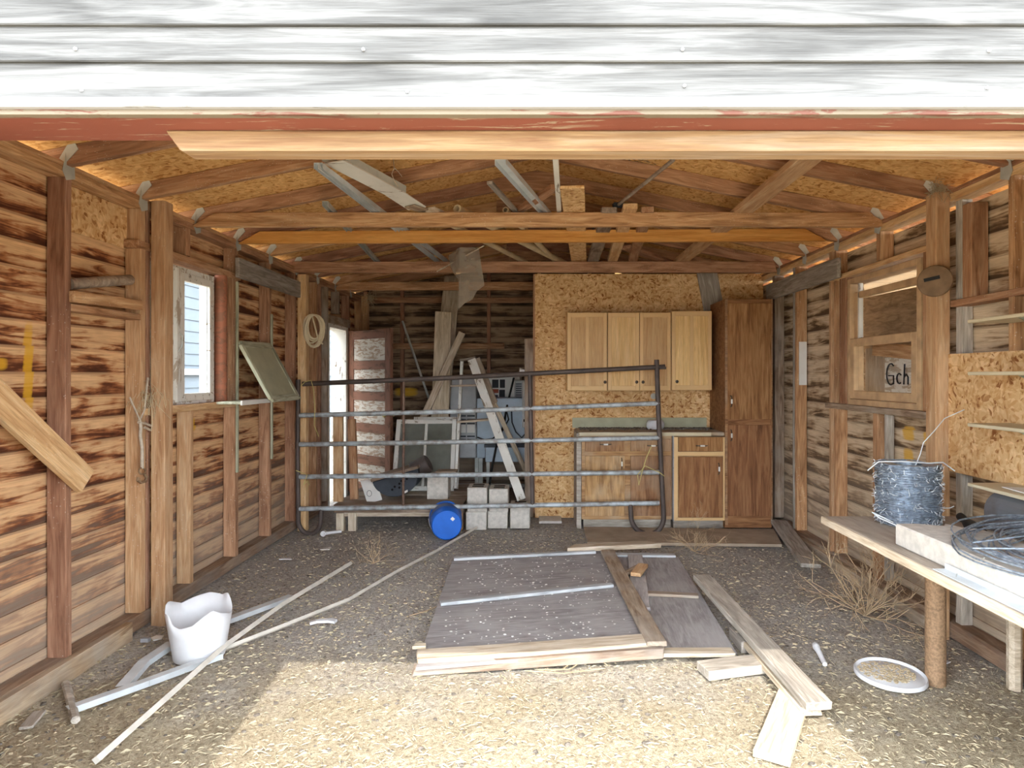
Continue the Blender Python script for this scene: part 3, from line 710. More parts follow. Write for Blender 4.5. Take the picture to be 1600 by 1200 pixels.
mb.aabb((q0+.035, YC2, Zp(712, YC2)), (q1-.015, YC2+.012, Zp(706, YC2))); mb.aabb((q0+.035, YC2, .09), (q1-.015, YC2+.012, .115)); mb.build('face_frame', 'maple_frame', t)
cab_door(t, q0+.04, q1-.02, Zp(705, YC2), Zp(683, YC2), YC2-.004, 'oak', flat=True, name='drawer', handle=(X(1096, YC2), Zp(696, YC2), False))
cab_door(t, q0+.04, q1-.02, Zp(808, YC2), Zp(714, YC2), YC2-.004, 'oak', flat=True, handle=(X(1122, YC2), Zp(732, YC2), True))
# worktop
t = thing('worktop', 'dirt covered kitchen worktop with cream front edge over both base cabinets', 'worktop', (1.2, 6.1, ztop))
zt2 = ztop+.035
mb = MB(); mb.aabb((ba-.03, YC-.02, ztop+.002), (pa-.004, YP-.002, zt2)); mb.build('worktop_slab', 'greybrown', t, bev=.002)
mb = MB(); mb.aabb((ba-.02, YC-.028, ztop+.001), (X(1110, YC), YC-.02, zt2-.002)); mb.build('front_edge', 'cream', t)
mb = MB(); mb.aabb((ba-.06, YP-.03, zt2), (X(1103, YP), YP-.004, zt2+.10)); mb.build('backsplash', 'bsplash', t)
mb = MB()
for i in range(900):
    x = random.uniform(ba, pa-.02); y = YP-.03-abs(random.gauss(0, .11)); r = random.uniform(.004, .013)
    if y < YC+.01: continue
    m = Matrix.Translation((x, y, zt2+r*.3)) @ Matrix.Rotation(random.uniform(0, 3), 4, 'Z') @ Matrix.Scale(.6, 4, (0, 0, 1))
    bmesh.ops.create_icosphere(mb.bm, subdivisions=1, radius=r, matrix=m)
o = mb.build('dirt_litter', 'clod', at=(1, 6.1, zt2)); tag(o, 'dark loose dirt and droppings heaped along the worktop', 'dirt', kind='stuff')
mb = MB(); mb.lathe([(0, .0), (.07, .0), (.085, .02), (.085, .06), (.07, .085), (0, .09)], Matrix.Translation((X(1024, 6.18), 6.18, zt2)) @ Matrix.Scale(.7, 4, (0, 1, 0)), 20)
tag(mb.build('plastic_tub', 'white_pl', smooth=True, at=(X(1024, 6.18), 6.18, zt2)), 'small white plastic tub standing on the dirty worktop', 'tub')
mb = MB(); mb.lathe([(.02, 0), (.026, .0), (.03, .005), (.0, .012)], Matrix.Translation((X(1021, YP), YP-.001, Zp(619, YP))) @ Matrix.Rotation(1.57, 4, 'X'), 14)
tag(mb.build('outlet_cover', 'galv_dull', smooth=True, at=(X(1021, YP), YP, Zp(619, YP))), 'small round grey wall fitting on particle board behind the gate', 'fitting')

# ---------------------------------------------------------------- gate
YG = 5.68
gt = thing('livestock_gate', 'large tubular steel livestock gate with five rails standing across the shed', 'gate', (-.5, YG, 0))
def gp(px, py): return P(px, py, Y=YG)
def rail(pts, r, mat, name='rail'):
    mb = MB(); mb.tube(pts, r, 10); return mb.build(name, mat, gt, smooth=True)
rail([gp(473, 600), gp(700, 590.5), gp(1039, 573)], .022, 'steel_dark')
for (l, r_) in ((649, 630), (694.5, 684), (745, 738), (795, 786)):
    rail([gp(468, l), gp(700, l-(l-r_)*.25-1), gp(1030, r_)], .021, 'pipe_grey')
def arc(px, py, rx, ry, a0, a1, n=9): return [gp(px+rx*math.cos(a0+(a1-a0)*i/n), py+ry*math.sin(a0+(a1-a0)*i/n)) for i in range(n+1)]
rail([gp(466, 593), gp(465, 700), gp(466, 800)]+arc(484, 812, 18, 22, math.pi, math.pi/2)+arc(486, 812, 15, 22, math.pi/2, 0)+[gp(502, 795)], .02, 'steel_dark', 'end_post')
rail([gp(1026, 562), gp(1029, 650), gp(1033, 730), gp(1037, 806)]+arc(1016, 808, 21, 26, 0, math.pi/2)+arc(1012, 806, 26, 28, math.pi/2, math.pi)+[gp(985, 788)], .022, 'steel_dark', 'end_post')
rail([gp(631, 596), gp(630, 790)], .012, 'pipe_rust', 'stay'); rail([gp(828, 584), gp(832, 790)], .02, 'steel_dark', 'stay')
for (x_, y_) in ((627, 597),): pass
rail([gp(1030, 575)+Vector((0, -.02, 0)), gp(1040, 575)+Vector((0, -.02, 0))], .012, 'steel_dark', 'hinge_pin')
# twine
def twine(name, pts, mat, r, label, cat='twine'):
    mb = MB(); mb.tube(pts, r, 5); o = mb.build(name, mat, smooth=True, at=pts[0]); tag(o, label, cat); return o
T = lambda px, py, dy=-.03: P(px, py, Y=YG+dy)
twine('baling_twine', [T(470, 603), T(476, 597), T(486, 594), T(490, 608), T(492, 640), T(491, 665), T(494, 672), T(498, 682)], 'twine', .004, 'frayed yellow twine tied on the upper left end of the gate')
twine('baling_twine', [T(1018, 697), T(1010, 715), T(1003, 738), T(998, 758), T(996, 742), T(1008, 728), T(1030, 738), T(1038, 744)], 'twine', .004, 'frayed yellow twine tied on the right end of the gate')
twine('baling_twine', [T(462, 735), T(470, 738), T(480, 742), T(476, 752), T(474, 758), T(481, 751), T(483, 758)], 'twine', .004, 'bit of yellow twine on the lower left end of the gate')
# cable coil on post
mb = MB(); c0 = P(490, 514, Y=5.83); pts = []
for i in range(150):
    t_ = i/150*2*math.pi*9; k = i/150
    rx = .075+.012*math.sin(k*17); rz = .13+.02*math.sin(k*23+1)
    pts.append(c0+Vector((rx*math.sin(t_)+.012*math.sin(k*9), -.0-.02*math.sin(k*31), -rz*(1-math.cos(t_))+.13+.0)))
mb.tube(pts, .0075, 6); mb.tube([pts[-1], c0+Vector((.05, -.02, -.1)), c0+Vector((.09, -.02, -.14))], .0075, 6)
tag(mb.build('cable_coil', 'cable', smooth=True, at=c0), 'coil of cream cable hanging on the second left post', 'cable')

# ---------------------------------------------------------------- back left corner
# platform
t = thing('wooden_platform', 'low wooden platform on short legs behind the left half of the gate', 'platform', (-1.3, 6.4, 0))
zp_ = .235
for i in range(5):
    ya_ = 5.86+i*.215
    xl = -1.86+.02*i if i else -1.86
    beamX('deck_board', -1.86, -.68, ya_, ya_+.21, zp_-.022, zp_, 'greybrown', t, warp=.003)
beamX('front_rail', -1.86, -.68, 5.835, 5.858, zp_-.075, zp_, 'greybrown', t); beamX('front_rail', -1.80, -.9, 5.86, 5.9, zp_-.115, zp_-.077, 'pale', t)
for x_ in (-1.84, -1.73): beamZ('leg', x_, x_+.07, 5.84, 5.9, -.01, zp_-.077 if x_ > -1.8 else zp_-.08, 'pale', t)
beamZ('leg', -1.6, -1.5, 6.6, 6.68, -.01, zp_-.022, 'pale', t); beamZ('leg', -.78, -.7, 6.6, 6.68, -.01, zp_-.022, 'pale', t); beamZ('leg', -.76, -.69, 5.87, 5.94, -.01, zp_-.022, 'stud', t)
# lumber standing at the left, wood pieces
tag(board('lumber', (-1.86, 5.98, .235), (-1.865, 5.99, 1.05), .09, .04, 'stud_light', (1, 0, 0)), 'short brown timber standing on the platform left end, left one', 'board', 'timbers standing on the platform')
tag(board('lumber', (-1.74, 6.08, .235), (-1.80, 6.2, .99), .075, .04, 'stud', (1, 0, 0)), 'short brown timber standing on the platform left end, right one', 'board', 'timbers standing on the platform')
# window sashes
def sash(label, px0, px1, pyt, y0, y1, nv, mat, zbot=.24, th=.035, hy_=None):
    x0, x1 = X(px0, y0), X(px1, y0); zt_ = Zp(pyt, y1)
    t = thing('window_sash', label, 'window', ((x0+x1)/2, y0, zbot))
    def q(x, s): return Vector((x, y0+(y1-y0)*s, zbot+(zt_-zbot)*s))
    fw = .045
    board('stile', q(x0+fw/2, 0), q(x0+fw/2, 1), fw, th, mat, (1, 0, 0), t); board('stile', q(x1-fw/2, 0), q(x1-fw/2, 1), fw, th, mat, (1, 0, 0), t)
    Lz = (q(0, 1)-q(0, 0)).length; e = fw/2/Lz
    for s_ in (e, 1-e): board('rail', q(x0+fw, s_), q(x1-fw, s_), fw, th, mat, q(0, 1)-q(0, 0), t)
    for i in range(1, nv): 
        xm = x0+(x1-x0)*i/nv; board('muntin', q(xm, 2*e), q(xm, 1-2*e), .03, th*.8, mat, (1, 0, 0), t)
    for i in range(nv):
        xa_ = x0+(x1-x0)*i/nv+.02; xb_ = x0+(x1-x0)*(i+1)/nv-.02
        board('pane', q((xa_+xb_)/2, 2*e), q((xa_+xb_)/2, 1-2*e), xb_-xa_, .004, 'dusty_glass', (1, 0, 0), t)
sash('white framed two pane window sash leaning behind the gate', 612, 709, 656, 6.5, 6.75, 2, 'white')
sash('narrow peeling window sash behind the two pane one', 640, 716, 652, 6.62, 6.86, 1, 'white_chip')
# boards leaning on the back
def lean(px0, py0, Ya, px1, py1, Yb_, w, mat, label, name='leaning_board', t_=.03, side=(1, 0, 0), **k):
    return tag(board(name, P(px0, py0, Y=Ya), P(px1, py1, Y=Yb_), w, t_, mat, side, None, **k), label, 'board')
lean(676, 775, 6.95, 707, 432, 7.9, .20, 'pale', 'tallest wide grey plank leaning on the back wall', rag=.01)
lean(684, 770, 6.88, 693, 488, 7.45, .19, 'pale', 'wide spotted pale plank leaning in front of the tallest plank', rag=.01)
lean(640, 700, 6.92, 722, 520, 7.2, .075, 'pale', 'narrow grey board leaning aslant across the wide planks')
lean(652, 690, 7.0, 683, 600, 7.3, .045, 'stud', 'thin brown batten leaning low against the wide planks')
mb = MB(); mb.tube([P(629, 502, Y=7.9), P(676, 640, Y=7.3), P(690, 700, Y=7.05)], .014, 8)
tag(mb.build('metal_pole', 'galv_dull', smooth=True, at=P(690, 700, Y=7.05)), 'thin grey metal pole leaning on the back wall', 'pole')
# stepladder
t = thing('step_ladder', 'old white painted wooden stepladder with broken rear legs behind the gate', 'ladder', (-.4, 6.5, 0))
A = P(729, 563, Y=6.6)
board('side_rail', P(737, 562, Y=6.62), P(815, 781, Y=6.03), .085, .03, 'white', (1, 0, .2), t)
board('side_rail', P(722, 563, Y=6.85), P(712, 763, Y=6.55), .03, .06, 'white', (1, 0, 0), t)
board('rear_leg', P(744, 560, Y=6.75), P(772, 630, Y=6.8), .08, .04, 'greybrown', (1, 0, .2), t)
board('rear_leg', P(772, 630, Y=6.8), P(824, 742, Y=7.0), .05, .035, 'pale', (1, 0, .2), t)
board('top_step', P(720, 563, Y=6.75), P(744, 559, Y=6.75), .2, .02, 'greybrown', (0, 1, 0), t)
board('tread', P(704, 603, Y=6.72), P(745, 602, Y=6.72), .14, .02, 'pale', (0, 1, 0), t)
board('tread', P(716, 659, Y=6.66), P(768, 655, Y=6.6), .14, .02, 'pale', (0, 1, 0), t)
board('brace', P(752, 605, Y=6.68), P(763, 628, Y=6.66), .03, .02, 'white', (1, 0, 0), t)
# appliances
def appliance(name, label, px0, px1, py0, py1, y, dpt, mat, cat='appliance'):
    t = thing(name, label, cat, (X((px0+px1)/2, y), y+dpt/2, Zp(py1, y)))
    mb = MB(); mb.aabb((X(px0, y), y, Zp(py1, y)), (X(px1, y), y+dpt, Zp(py0, y))); mb.build('housing', mat, t, bev=.008)
    return t
t = appliance('air_conditioner', 'grey blue metal air conditioner housing standing behind the ladder', 703, 744, 592, 716, 7.45, .45, 'appl')
for c0_ in (716, 730):
    for r0_, dr_ in ((651, 6), (683, 5)):
        for i in range(3):
            mb = MB(); mb.aabb((X(c0_, 7.45), 7.438, Zp(r0_+i*dr_, 7.45)), (X(c0_+12, 7.45), 7.449, Zp(r0_-2.5+i*dr_, 7.45))); mb.build('louver', 'darkgrey', t)
mb = MB(); mb.aabb((X(716, 7.45), 7.44, Zp(676, 7.45)), (X(728, 7.45), 7.449, Zp(662, 7.45))); mb.aabb((X(730, 7.45), 7.44, Zp(676, 7.45)), (X(742, 7.45), 7.449, Zp(662, 7.45))); mb.build('front_plate', 'white_card', t)
t = appliance('water_heater', 'pale blue grey enamel cabinet on the floor behind the ladder', 745, 829, 622, 716, 7.5, .4, 'applblue')
mb = MB(); mb.tube([(X(746, 7.48), 7.47, Zp(683, 7.48)), (X(757, 7.48), 7.46, Zp(687, 7.48)), (X(770, 7.48), 7.46, Zp(685, 7.48)), (X(786, 7.48), 7.46, Zp(672, 7.48)), (X(795, 7.48), 7.44, Zp(655, 7.48)), (X(792, 7.48), 7.44, Zp(643, 7.48))], .008, 6)
mb.build('hose', 'black', t, smooth=True)
t = appliance('storage_bin', 'low blue grey metal bin behind the concrete blocks', 758, 832, 697, 722, 7.2, .25, 'applblue', 'bin')
mb = MB(); mb.aabb((X(758, 7.2)-.01, 7.18, Zp(699, 7.2)), (X(832, 7.2)+.01, 7.46, Zp(696, 7.2)+.01)); mb.build('lid', 'darkgrey', t)
# carried by legs so nothing floats
mb = MB()
for x_ in (704, 742): mb.aabb((X(x_, 7.5)-.0, 7.5, 0), (X(x_, 7.5)+.04, 7.54, Zp(716, 7.45)))
mb.aabb((X(748, 7.55), 7.55, 0), (X(754, 7.55), 7.6, Zp(716, 7.5))); mb.aabb((X(822, 7.55), 7.55, 0), (X(828, 7.55), 7.6, Zp(716, 7.5)))
mb.aabb((X(760, 7.25), 7.25, 0), (X(765, 7.25), 7.3, Zp(722, 7.2))); mb.aabb((X(824, 7.25), 7.25, 0), (X(829, 7.25), 7.3, Zp(722, 7.2)))
mb.aabb((X(704, 7.5), 7.5, .1), (X(828, 7.5), 7.54, .14))
tag(mb.build('metal_stand', 'galv_dull', at=(-.6, 7.5, 0)), 'dark metal stand under the old appliances at the back', 'stand')
t = appliance('breaker_box', 'white breaker box with black and red labels on the back wall', 762, 812, 588, 627, 7.9, .12, 'white_card', 'box')
for (a_, b_, c_, d_, m_) in ((769, 779, 593, 606, 'label_blk'), (781, 789, 593, 606, 'label_blk'), (769, 779, 608, 614, 'label_red'), (780, 789, 609, 622, 'label_blk'), (769, 778, 617, 622, 'label_blk')):
    mb = MB(); mb.aabb((X(a_, 7.9), 7.893, Zp(d_, 7.9)), (X(b_, 7.9), 7.8995, Zp(c_, 7.9))); mb.build('sticker', m_, t)
mb = MB(); yb_ = 7.9
mb.aabb((-.55, 8.0, 1.1), (-.2, 8.1, 1.45)); mb.build('mounting_block', 'greybrown', t)
mb = MB(); mb.tube([P(803, 590, Y=7.85), P(797, 615, Y=7.84), P(792, 636, Y=7.46), P(787, 665, Y=7.4), P(775, 700, Y=7.15), P(768, 735, Y=7.12), P(765, 757, Y=7.1)], .013, 7)
tag(mb.build('black_hose', 'black', smooth=True, at=P(803, 590, Y=7.85)), 'black hose hanging down from the breaker box', 'hose')
mb = MB(); yq = 7.42
mb.tube([P(799, 640, Y=yq), P(800, 660, Y=yq), P(806, 675, Y=yq), P(815, 684, Y=yq), P(822, 676, Y=yq), P(828, 665, Y=yq)], .008, 6)
tag(mb.build('grey_cable', 'darkgrey', smooth=True, at=P(799, 640, Y=yq)), 'drooping grey cable in front of the pale blue cabinet', 'cable')
t = appliance('vent_grille', 'white slotted vent grille beside the breaker box', 804, 826, 594, 636, 7.75, .1, 'appl', 'vent')
mb = MB()
for i in range(10): mb.aabb((X(806, 7.75), 7.738, Zp(601+i*3.4, 7.75)), (X(815, 7.75), 7.749, Zp(599+i*3.4, 7.75)))
mb.build('slots', 'darkgrey', t)
t = appliance('light_fixture', 'long white strip light housing standing by the partition edge', 816, 824, 596, 668, 7.43, .065, 'white_card', 'lamp')
mb = MB(); mb.aabb((X(818, 7.43), 7.42, Zp(659, 7.43)), (X(822, 7.43), 7.429, Zp(655, 7.43))); mb.build('socket_hole', 'blackhole', t)
# fan housing, half disc
t = thing('blower_housing', 'charcoal half round housing with holes tipped on the platform', 'appliance', (-1.3, 6.1, zp_))
cpt = P(620, 741, Y=6.1); R_ = .222
def rot(u, v, y): # tilt -14 deg
    a_ = math.radians(-16); return Vector((cpt.x+u*math.cos(a_)+v*math.sin(a_), y, cpt.z+v*math.cos(a_)-u*math.sin(a_)))
prof = [rot(R_*math.cos(th_), R_*math.sin(th_)*.9, 6.02) for th_ in [math.pi+math.pi*i/18 for i in range(19)]]
mb = MB(); mb.prism(prof, (0, .34, 0)); mb.build('front_plate', 'darkgrey', t, bev=.006)
mb = MB(); mb.prism([rot(-R_*1.02, 0.004, 6.0), rot(R_*1.04, 0.004, 6.0), rot(R_*1.04, .03, 6.0), rot(-R_*1.02, .03, 6.0)], (0, .4, 0)); mb.build('top_flange', 'greybrown', t)
mb = MB(); mb.lathe([(.09, 0), (.09, .16), (.075, .17), (.07, .165)], Matrix.Translation(rot(R_*.72, -.02, 6.2)) @ Matrix.Rotation(math.radians(62), 4, 'Y') @ Matrix.Translation((0, 0, -.02)), 18); mb.build('outlet_ring', 'steel_dark', t, smooth=True)
mb = MB()
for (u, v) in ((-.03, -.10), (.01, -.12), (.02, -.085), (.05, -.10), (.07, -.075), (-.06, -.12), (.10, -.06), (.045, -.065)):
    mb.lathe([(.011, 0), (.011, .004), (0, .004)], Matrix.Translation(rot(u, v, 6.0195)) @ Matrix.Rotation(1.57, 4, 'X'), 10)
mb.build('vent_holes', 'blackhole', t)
mb = MB(); mb.prism([rot(.02, -.19, 6.012), rot(.075, -.18, 6.012), rot(.078, -.16, 6.012), rot(.023, -.17, 6.012)], (0, .004, 0)); mb.build('label', 'white_card', t)
t = thing('card_panel', 'white square card with a round outline leaning on the charcoal housing', 'card', P(580, 785, Y=5.96))
c_ = [P(563, 752, Y=6.1), P(586, 748, Y=6.1), P(597, 781, Y=5.97), P(574, 787, Y=5.97)]
mb = MB(); mb.prism(c_, (0, .01, .003)); mb.build('card', 'white_card', t)
mb = MB(); cc_ = P(577, 771, Y=5.985); mb.tube([cc_+Vector((.022*math.cos(a_), 0, .028*math.sin(a_))) for a_ in [i*math.pi/8 for i in range(16)]], .0018, 5, closed=True); mb.build('circle_mark', 'darkgrey', t)
# blocks
def cblock(label, px0, px1, pyb, pyt, y, dpt=.22, z0=None, group=None, holes=True):
    xa_, xb_ = X(px0, y), X(px1, y); za_ = Zp(pyb, y) if z0 is None else z0; zb_ = Zp(pyt, y)
    t = thing('concrete_block', label, 'block', ((xa_+xb_)/2, y+dpt/2, za_), group)
    mb = MB(); mb.aabb((xa_, y, za_), (xb_, y+dpt, zb_)); mb.build('block_body', 'concrete', t, bev=.005)
    if holes:
        mb = MB(); w_ = xb_-xa_
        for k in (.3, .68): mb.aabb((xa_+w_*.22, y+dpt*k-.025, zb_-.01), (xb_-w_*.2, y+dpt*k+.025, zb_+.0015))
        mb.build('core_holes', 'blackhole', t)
    return t
cblock('concrete block standing on the platform beside the charcoal housing', 667, 700, 779, 742, 6.08, .2, z0=zp_, holes=False)
mb = MB(); mb.aabb((X(680, 6.08), 6.1, Zp(741, 6.08)), (X(712, 6.08), 6.26, Zp(737, 6.08))); tag(mb.build('flat_slab', 'greybrown', bev=.003, at=(X(695, 6.08), 6.18, Zp(741, 6.08))), 'thin flat slab on top of the block on the platform', 'slab')
cblock('upper concrete block of the left stack behind the gate', 730, 761, 799, 762, 5.86, .24, z0=.145)
cblock('lower concrete block of the left stack behind the gate', 728, 760, 826, 800, 5.84, .24, z0=0, holes=False)
cblock('upper concrete block of the right stack behind the gate', 764, 794, 797, 764, 5.88, .24, z0=.155)
cblock('lower concrete block of the right stack behind the gate', 762, 793, 823, 798, 5.9, .24, z0=0, holes=False)
cblock('single concrete block at the foot of the ladder', 797, 828, 824, 789, 5.9, .22, z0=0)
cblock('low concrete block under the foot of the partition', 842, 878, 824, 814, 6.1, .22, z0=0, holes=False)
# blue bucket lying
bc_ = P(698, 822, Y=5.46); bc_.z = .137
ax = Vector((.18, -1, -.02)).normalized(); mrot = Vector((0, 0, 1)).rotation_difference(ax).to_matrix().to_4x4()
t = thing('blue_bucket', 'blue plastic bucket lying on its side with its base to us', 'bucket', (bc_.x, bc_.y, 0))
mB = Matrix.Translation(bc_) @ mrot
mb = MB(); mb.lathe([(.137, -.30), (.145, -.30), (.145, -.27), (.139, -.265), (.131, 0), (.124, .012), (.12, .006), (.0, .006)], mB, 30); mb.build('bucket_body', 'blue', t, smooth=True)
mb = MB(); mb.lathe([(.1415, -.2), (.1395, -.10)], mB, 30, caps=False); mb.build('dust_band', 'bluedirty', t, smooth=True)
mb = MB(); hp = [mB @ Vector((.15*math.cos(a_), .15*math.sin(a_), -.24+.06*math.sin((a_-3.3)))) for a_ in [3.3+i*.26 for i in range(12)]]; mb.tube(hp, .003, 6); mb.build('bail_handle', 'galv', t, smooth=True)
mb = MB(); mq = mB; mb.prism([mq @ Vector(v) for v in ((.02, .055, .0065), (.045, .04, .0065), (.06, .062, .0065), (.035, .077, .0065))], ax*.001); mb.build('sticker', 'white_card', t)
# ---------------------------------------------------------------- things lying on the tie beams
def lay(name, px0, py0, px1, py1, w, t_, mat, label, cat='board', z=2.475, side=(1, 0, 0), dz=0.0, **k):
    a_ = P(px0, py0, Z=z+dz); b_ = P(px1, py1, Z=z)
    return tag(board(name, a_, b_, w, t_, mat, side, None, **k), label, cat)
def track(name, px0, py0, px1, py1, w, mat, label, z=2.49, h=.03, ys=None):
    """U shaped sheet metal track, open side down"""
    a_ = P(px0, py0, Z=z); b_ = P(px1, py1, Z=z); m_, L = frame(a_, b_, (1, 0, 0)); mb = MB()
    pr = [(-w/2, -h), (-w/2, 0), (w/2, 0), (w/2, -h), (w/2-.003, -h), (w/2-.003, -.003), (-w/2+.003, -.003), (-w/2+.003, -h)]
    mb.prism([m_ @ Vector((-L/2, u, -v)) for u, v in pr], (b_-a_))
    for i in range(3): 
        q = a_+(b_-a_)*(.2+.3*i)
        mb.box(q+Vector((-w*.3, 0, .0015)), q+Vector((w*.3, 0, .0015)), .02, .001, (0, 1, 0))
    return tag(mb.build(name, mat, at=a_), label, 'metal track')
track('metal_track', 494, 254, 690, 411, .026, 'galv', 'long thin metal track lying over the tie beams, left one of the close pair')
track('metal_track', 500, 254, 705, 411, .026, 'galv', 'long thin metal track lying over the tie beams, right one of the close pair', z=2.497)
track('metal_track', 508, 314, 592, 409, .036, 'galv_dull', 'short metal track lying over the tie beams, leftmost')
track('metal_track', 782, 248, 858, 336, .06, 'galv', 'bright metal track lying over the nearest tie beam left of the white strip')
lay('white_strip', 868, 246, 874, 337, .03, .012, 'white', 'narrow white strip lying on the nearest tie beam', z=2.48)
lay('wood_strip', 765, 285, 815, 340, .035, .02, 'grey', 'thin grey strip lying left of the bright metal track', z=2.49)
lay('wood_strip', 868, 292, 790, 342, .06, .03, 'stud', 'short brown board crossing behind the bright metal track', z=2.50)
t = thing('gutter_channel', 'wide white bent channel lying on the tie beams at the left of the gable', 'channel', P(500, 250, Z=2.52))
for nm, u0, u1, mat_ in (('channel_bottom', -.065, .065, 'white'), ):
    a_ = P(522, 253, Z=2.53); b_ = P(618, 303, Z=2.51); c__ = P(650, 318, Z=2.5)
    mb = MB(); m_, L = frame(a_, b_, (1, 0, 0)); mb.box(a_, b_, .13, .006, (1, 0, 0)); mb.box(b_-(b_-a_).normalized()*.01, c__+Vector((0, .04, -.02)), .13, .006, (1, 0, 0)); mb.build(nm, mat_, t)
    mb = MB(); mb.box(a_+Vector((.0625, 0, .026)), b_+Vector((.0625, 0, .026)), .045, .004); mb.box(a_+Vector((-.0625, 0, .026)), b_+Vector((-.0625, 0, .026)), .045, .004); mb.build('channel_side', 'galv_dull', t)
lay('lumber', 640, 322, 690, 338, .09, .012, 'greybrown', 'grey scrap of board under the end of the white channel')
lay('lumber', 672, 327, 700, 340, .07, .03, 'pale', 'pale wood block beside the white channel on the nearest tie beam')
def pole(px0, py0, px1, py1, r, label, z=2.50):
    a_ = P(px0, py0, Z=z); b_ = P(px1, py1, Z=z); m_, L = frame(a_, b_)
    m2 = m_ @ Matrix.Rotation(math.pi/2, 4, 'Y'); mb = MB()
    mb.lathe([(r*.55, -L/2+.05), (r*.6, -L/2), (r, -L/2+.002), (r, L/2), (r*.7, L/2)], m2, 16, caps=True)
    return tag(mb.build('plastic_pipe', 'pvc', smooth=True, at=a_), label, 'pipe')
pole(714, 326, 884, 412, .028, 'tan plastic pipe lying over the tie beams, left of the two open ends')
pole(790, 328, 868, 408, .022, 'tan plastic pipe lying over the tie beams, right of the two open ends')
pole(700, 348, 822, 410, .022, 'tan plastic pipe whose near end hides behind the brown tie beam')
lay('lumber', 894, 292, 905, 412, .14, .018, 'osb', 'strip of particle board lying lengthwise on the tie beams')
lay('lumber', 1268, 243, 1062, 409, .12, .038, 'stud_light', 'long plank running aslant over the tie beams at the right')
lay('lumber', 952, 328, 925, 411, .10, .038, 'greybrown', 'plank with grey painted end on the tie beams, right of the particle board strip', rag=.0)
lay('lumber', 985, 322, 955, 411, .09, .036, 'stud_light', 'plank with yellow sawn end, middle of the three plank ends')
lay('lumber', 1012, 327, 988, 408, .08, .036, 'stud', 'brown plank end, rightmost of the three plank ends')
t = thing('broom', 'broom handle lying aslant over the right part of the tie beams', 'broom', P(950, 335, Z=2.52))
mb = MB(); mb.tube([P(1052, 250, Z=2.53), P(935, 345, Z=2.53), P(900, 400, Z=2.53)], .011, 8); mb.build('handle', 'greybrown', t, smooth=True)
mb = MB(); mb.box(P(958, 320, Z=2.53), P(986, 322, Z=2.53), .04, .03, (0, 1, 0)); mb.build('head', 'darkgrey', t, bev=.006)
lay('lumber', 978, 386, 1045, 410, .10, .03, 'stud_red', 'split red brown board lying on the far tie beams at the right', z=2.49)
# broken screen and stick
pts = [P(700, 400, Y=5.2), P(718, 386, Y=4.95), P(748, 387, Y=4.9), P(752, 415, Y=4.9), P(757, 446, Y=4.92), P(745, 455, Y=4.94), P(738, 468, Y=4.95), P(726, 474, Y=4.95), P(716, 484, Y=4.96), P(717, 440, Y=5.0), P(705, 420, Y=5.1)]
mb = MB(); mb.prism(pts, (0, .003, 0)); tag(mb.build('torn_screen', 'screen', at=pts[0]), 'torn dusty piece of screen hanging from the tie beams', 'screen')
mb = MB(); mb.tube([P(756, 384, Y=4.74), P(683, 424, Y=5.3)], .005, 5); tag(mb.build('thin_stick', 'pale', at=P(756, 384, Y=4.74)), 'thin pale stick caught beside the torn screen', 'stick')
for pts_, lab in (([(611, 250), (616, 262), (612, 272), (617, 284), (622, 292)], 'loose end of light twine hanging under the door head beam'),):
    mb = MB(); q = [P(a, b, Y=3.4) for a, b in pts_]; q[0] = P(611, 250, Y=3.56)+Vector((0, 0, .12))
    mb.tube(q, .002, 5); mb.tube([q[1], P(622, 268, Y=3.4), P(628, 276, Y=3.4)], .002, 5); tag(mb.build('loose_twine', 'rope', at=q[0]), lab, 'twine')

# ---------------------------------------------------------------- left wall things
sh = thing('wall_shelf', 'pale green painted shelf hung on two thin strips on the left wall', 'shelf', (-2.1, 5.0, 1.22))
beamY('shelf_board', -2.21, -2.04, 4.40, 5.52, 1.212, 1.23, 'green', sh)
beamY('shelf_lip', -2.045, -2.03, 4.40, 5.0, 1.205, 1.238, 'white', sh)
beamZ('hanger_strip', -2.21, -2.195, 4.68, 4.705, .70, 2.10, 'green', sh); beamZ('hanger_strip', -2.21, -2.195, 5.29, 5.315, .72, 1.92, 'green', sh)
v = thing('cabinet_panel', 'pale green framed panel leaning slanted on the left wall shelf', 'panel', (-2.1, 4.9, 1.24))
T0, T1, B0, B1 = Vector((-2.18, 4.70, 1.64)), Vector((-2.18, 5.22, 1.65)), Vector((-1.99, 4.78, 1.235)), Vector((-1.99, 5.30, 1.235))
for a_, b_ in ((T0, B0), (T1, B1), (T0, T1), (B0, B1)): board('frame_rail', a_, b_, .05, .025, 'green', (B0-T0).cross(T1-T0).cross(b_-a_), v)
mb = MB(); mb.prism([T0, T1, B1, B0], (.004, 0, .002)); mb.build('panel_sheet', 'bsplash', v)
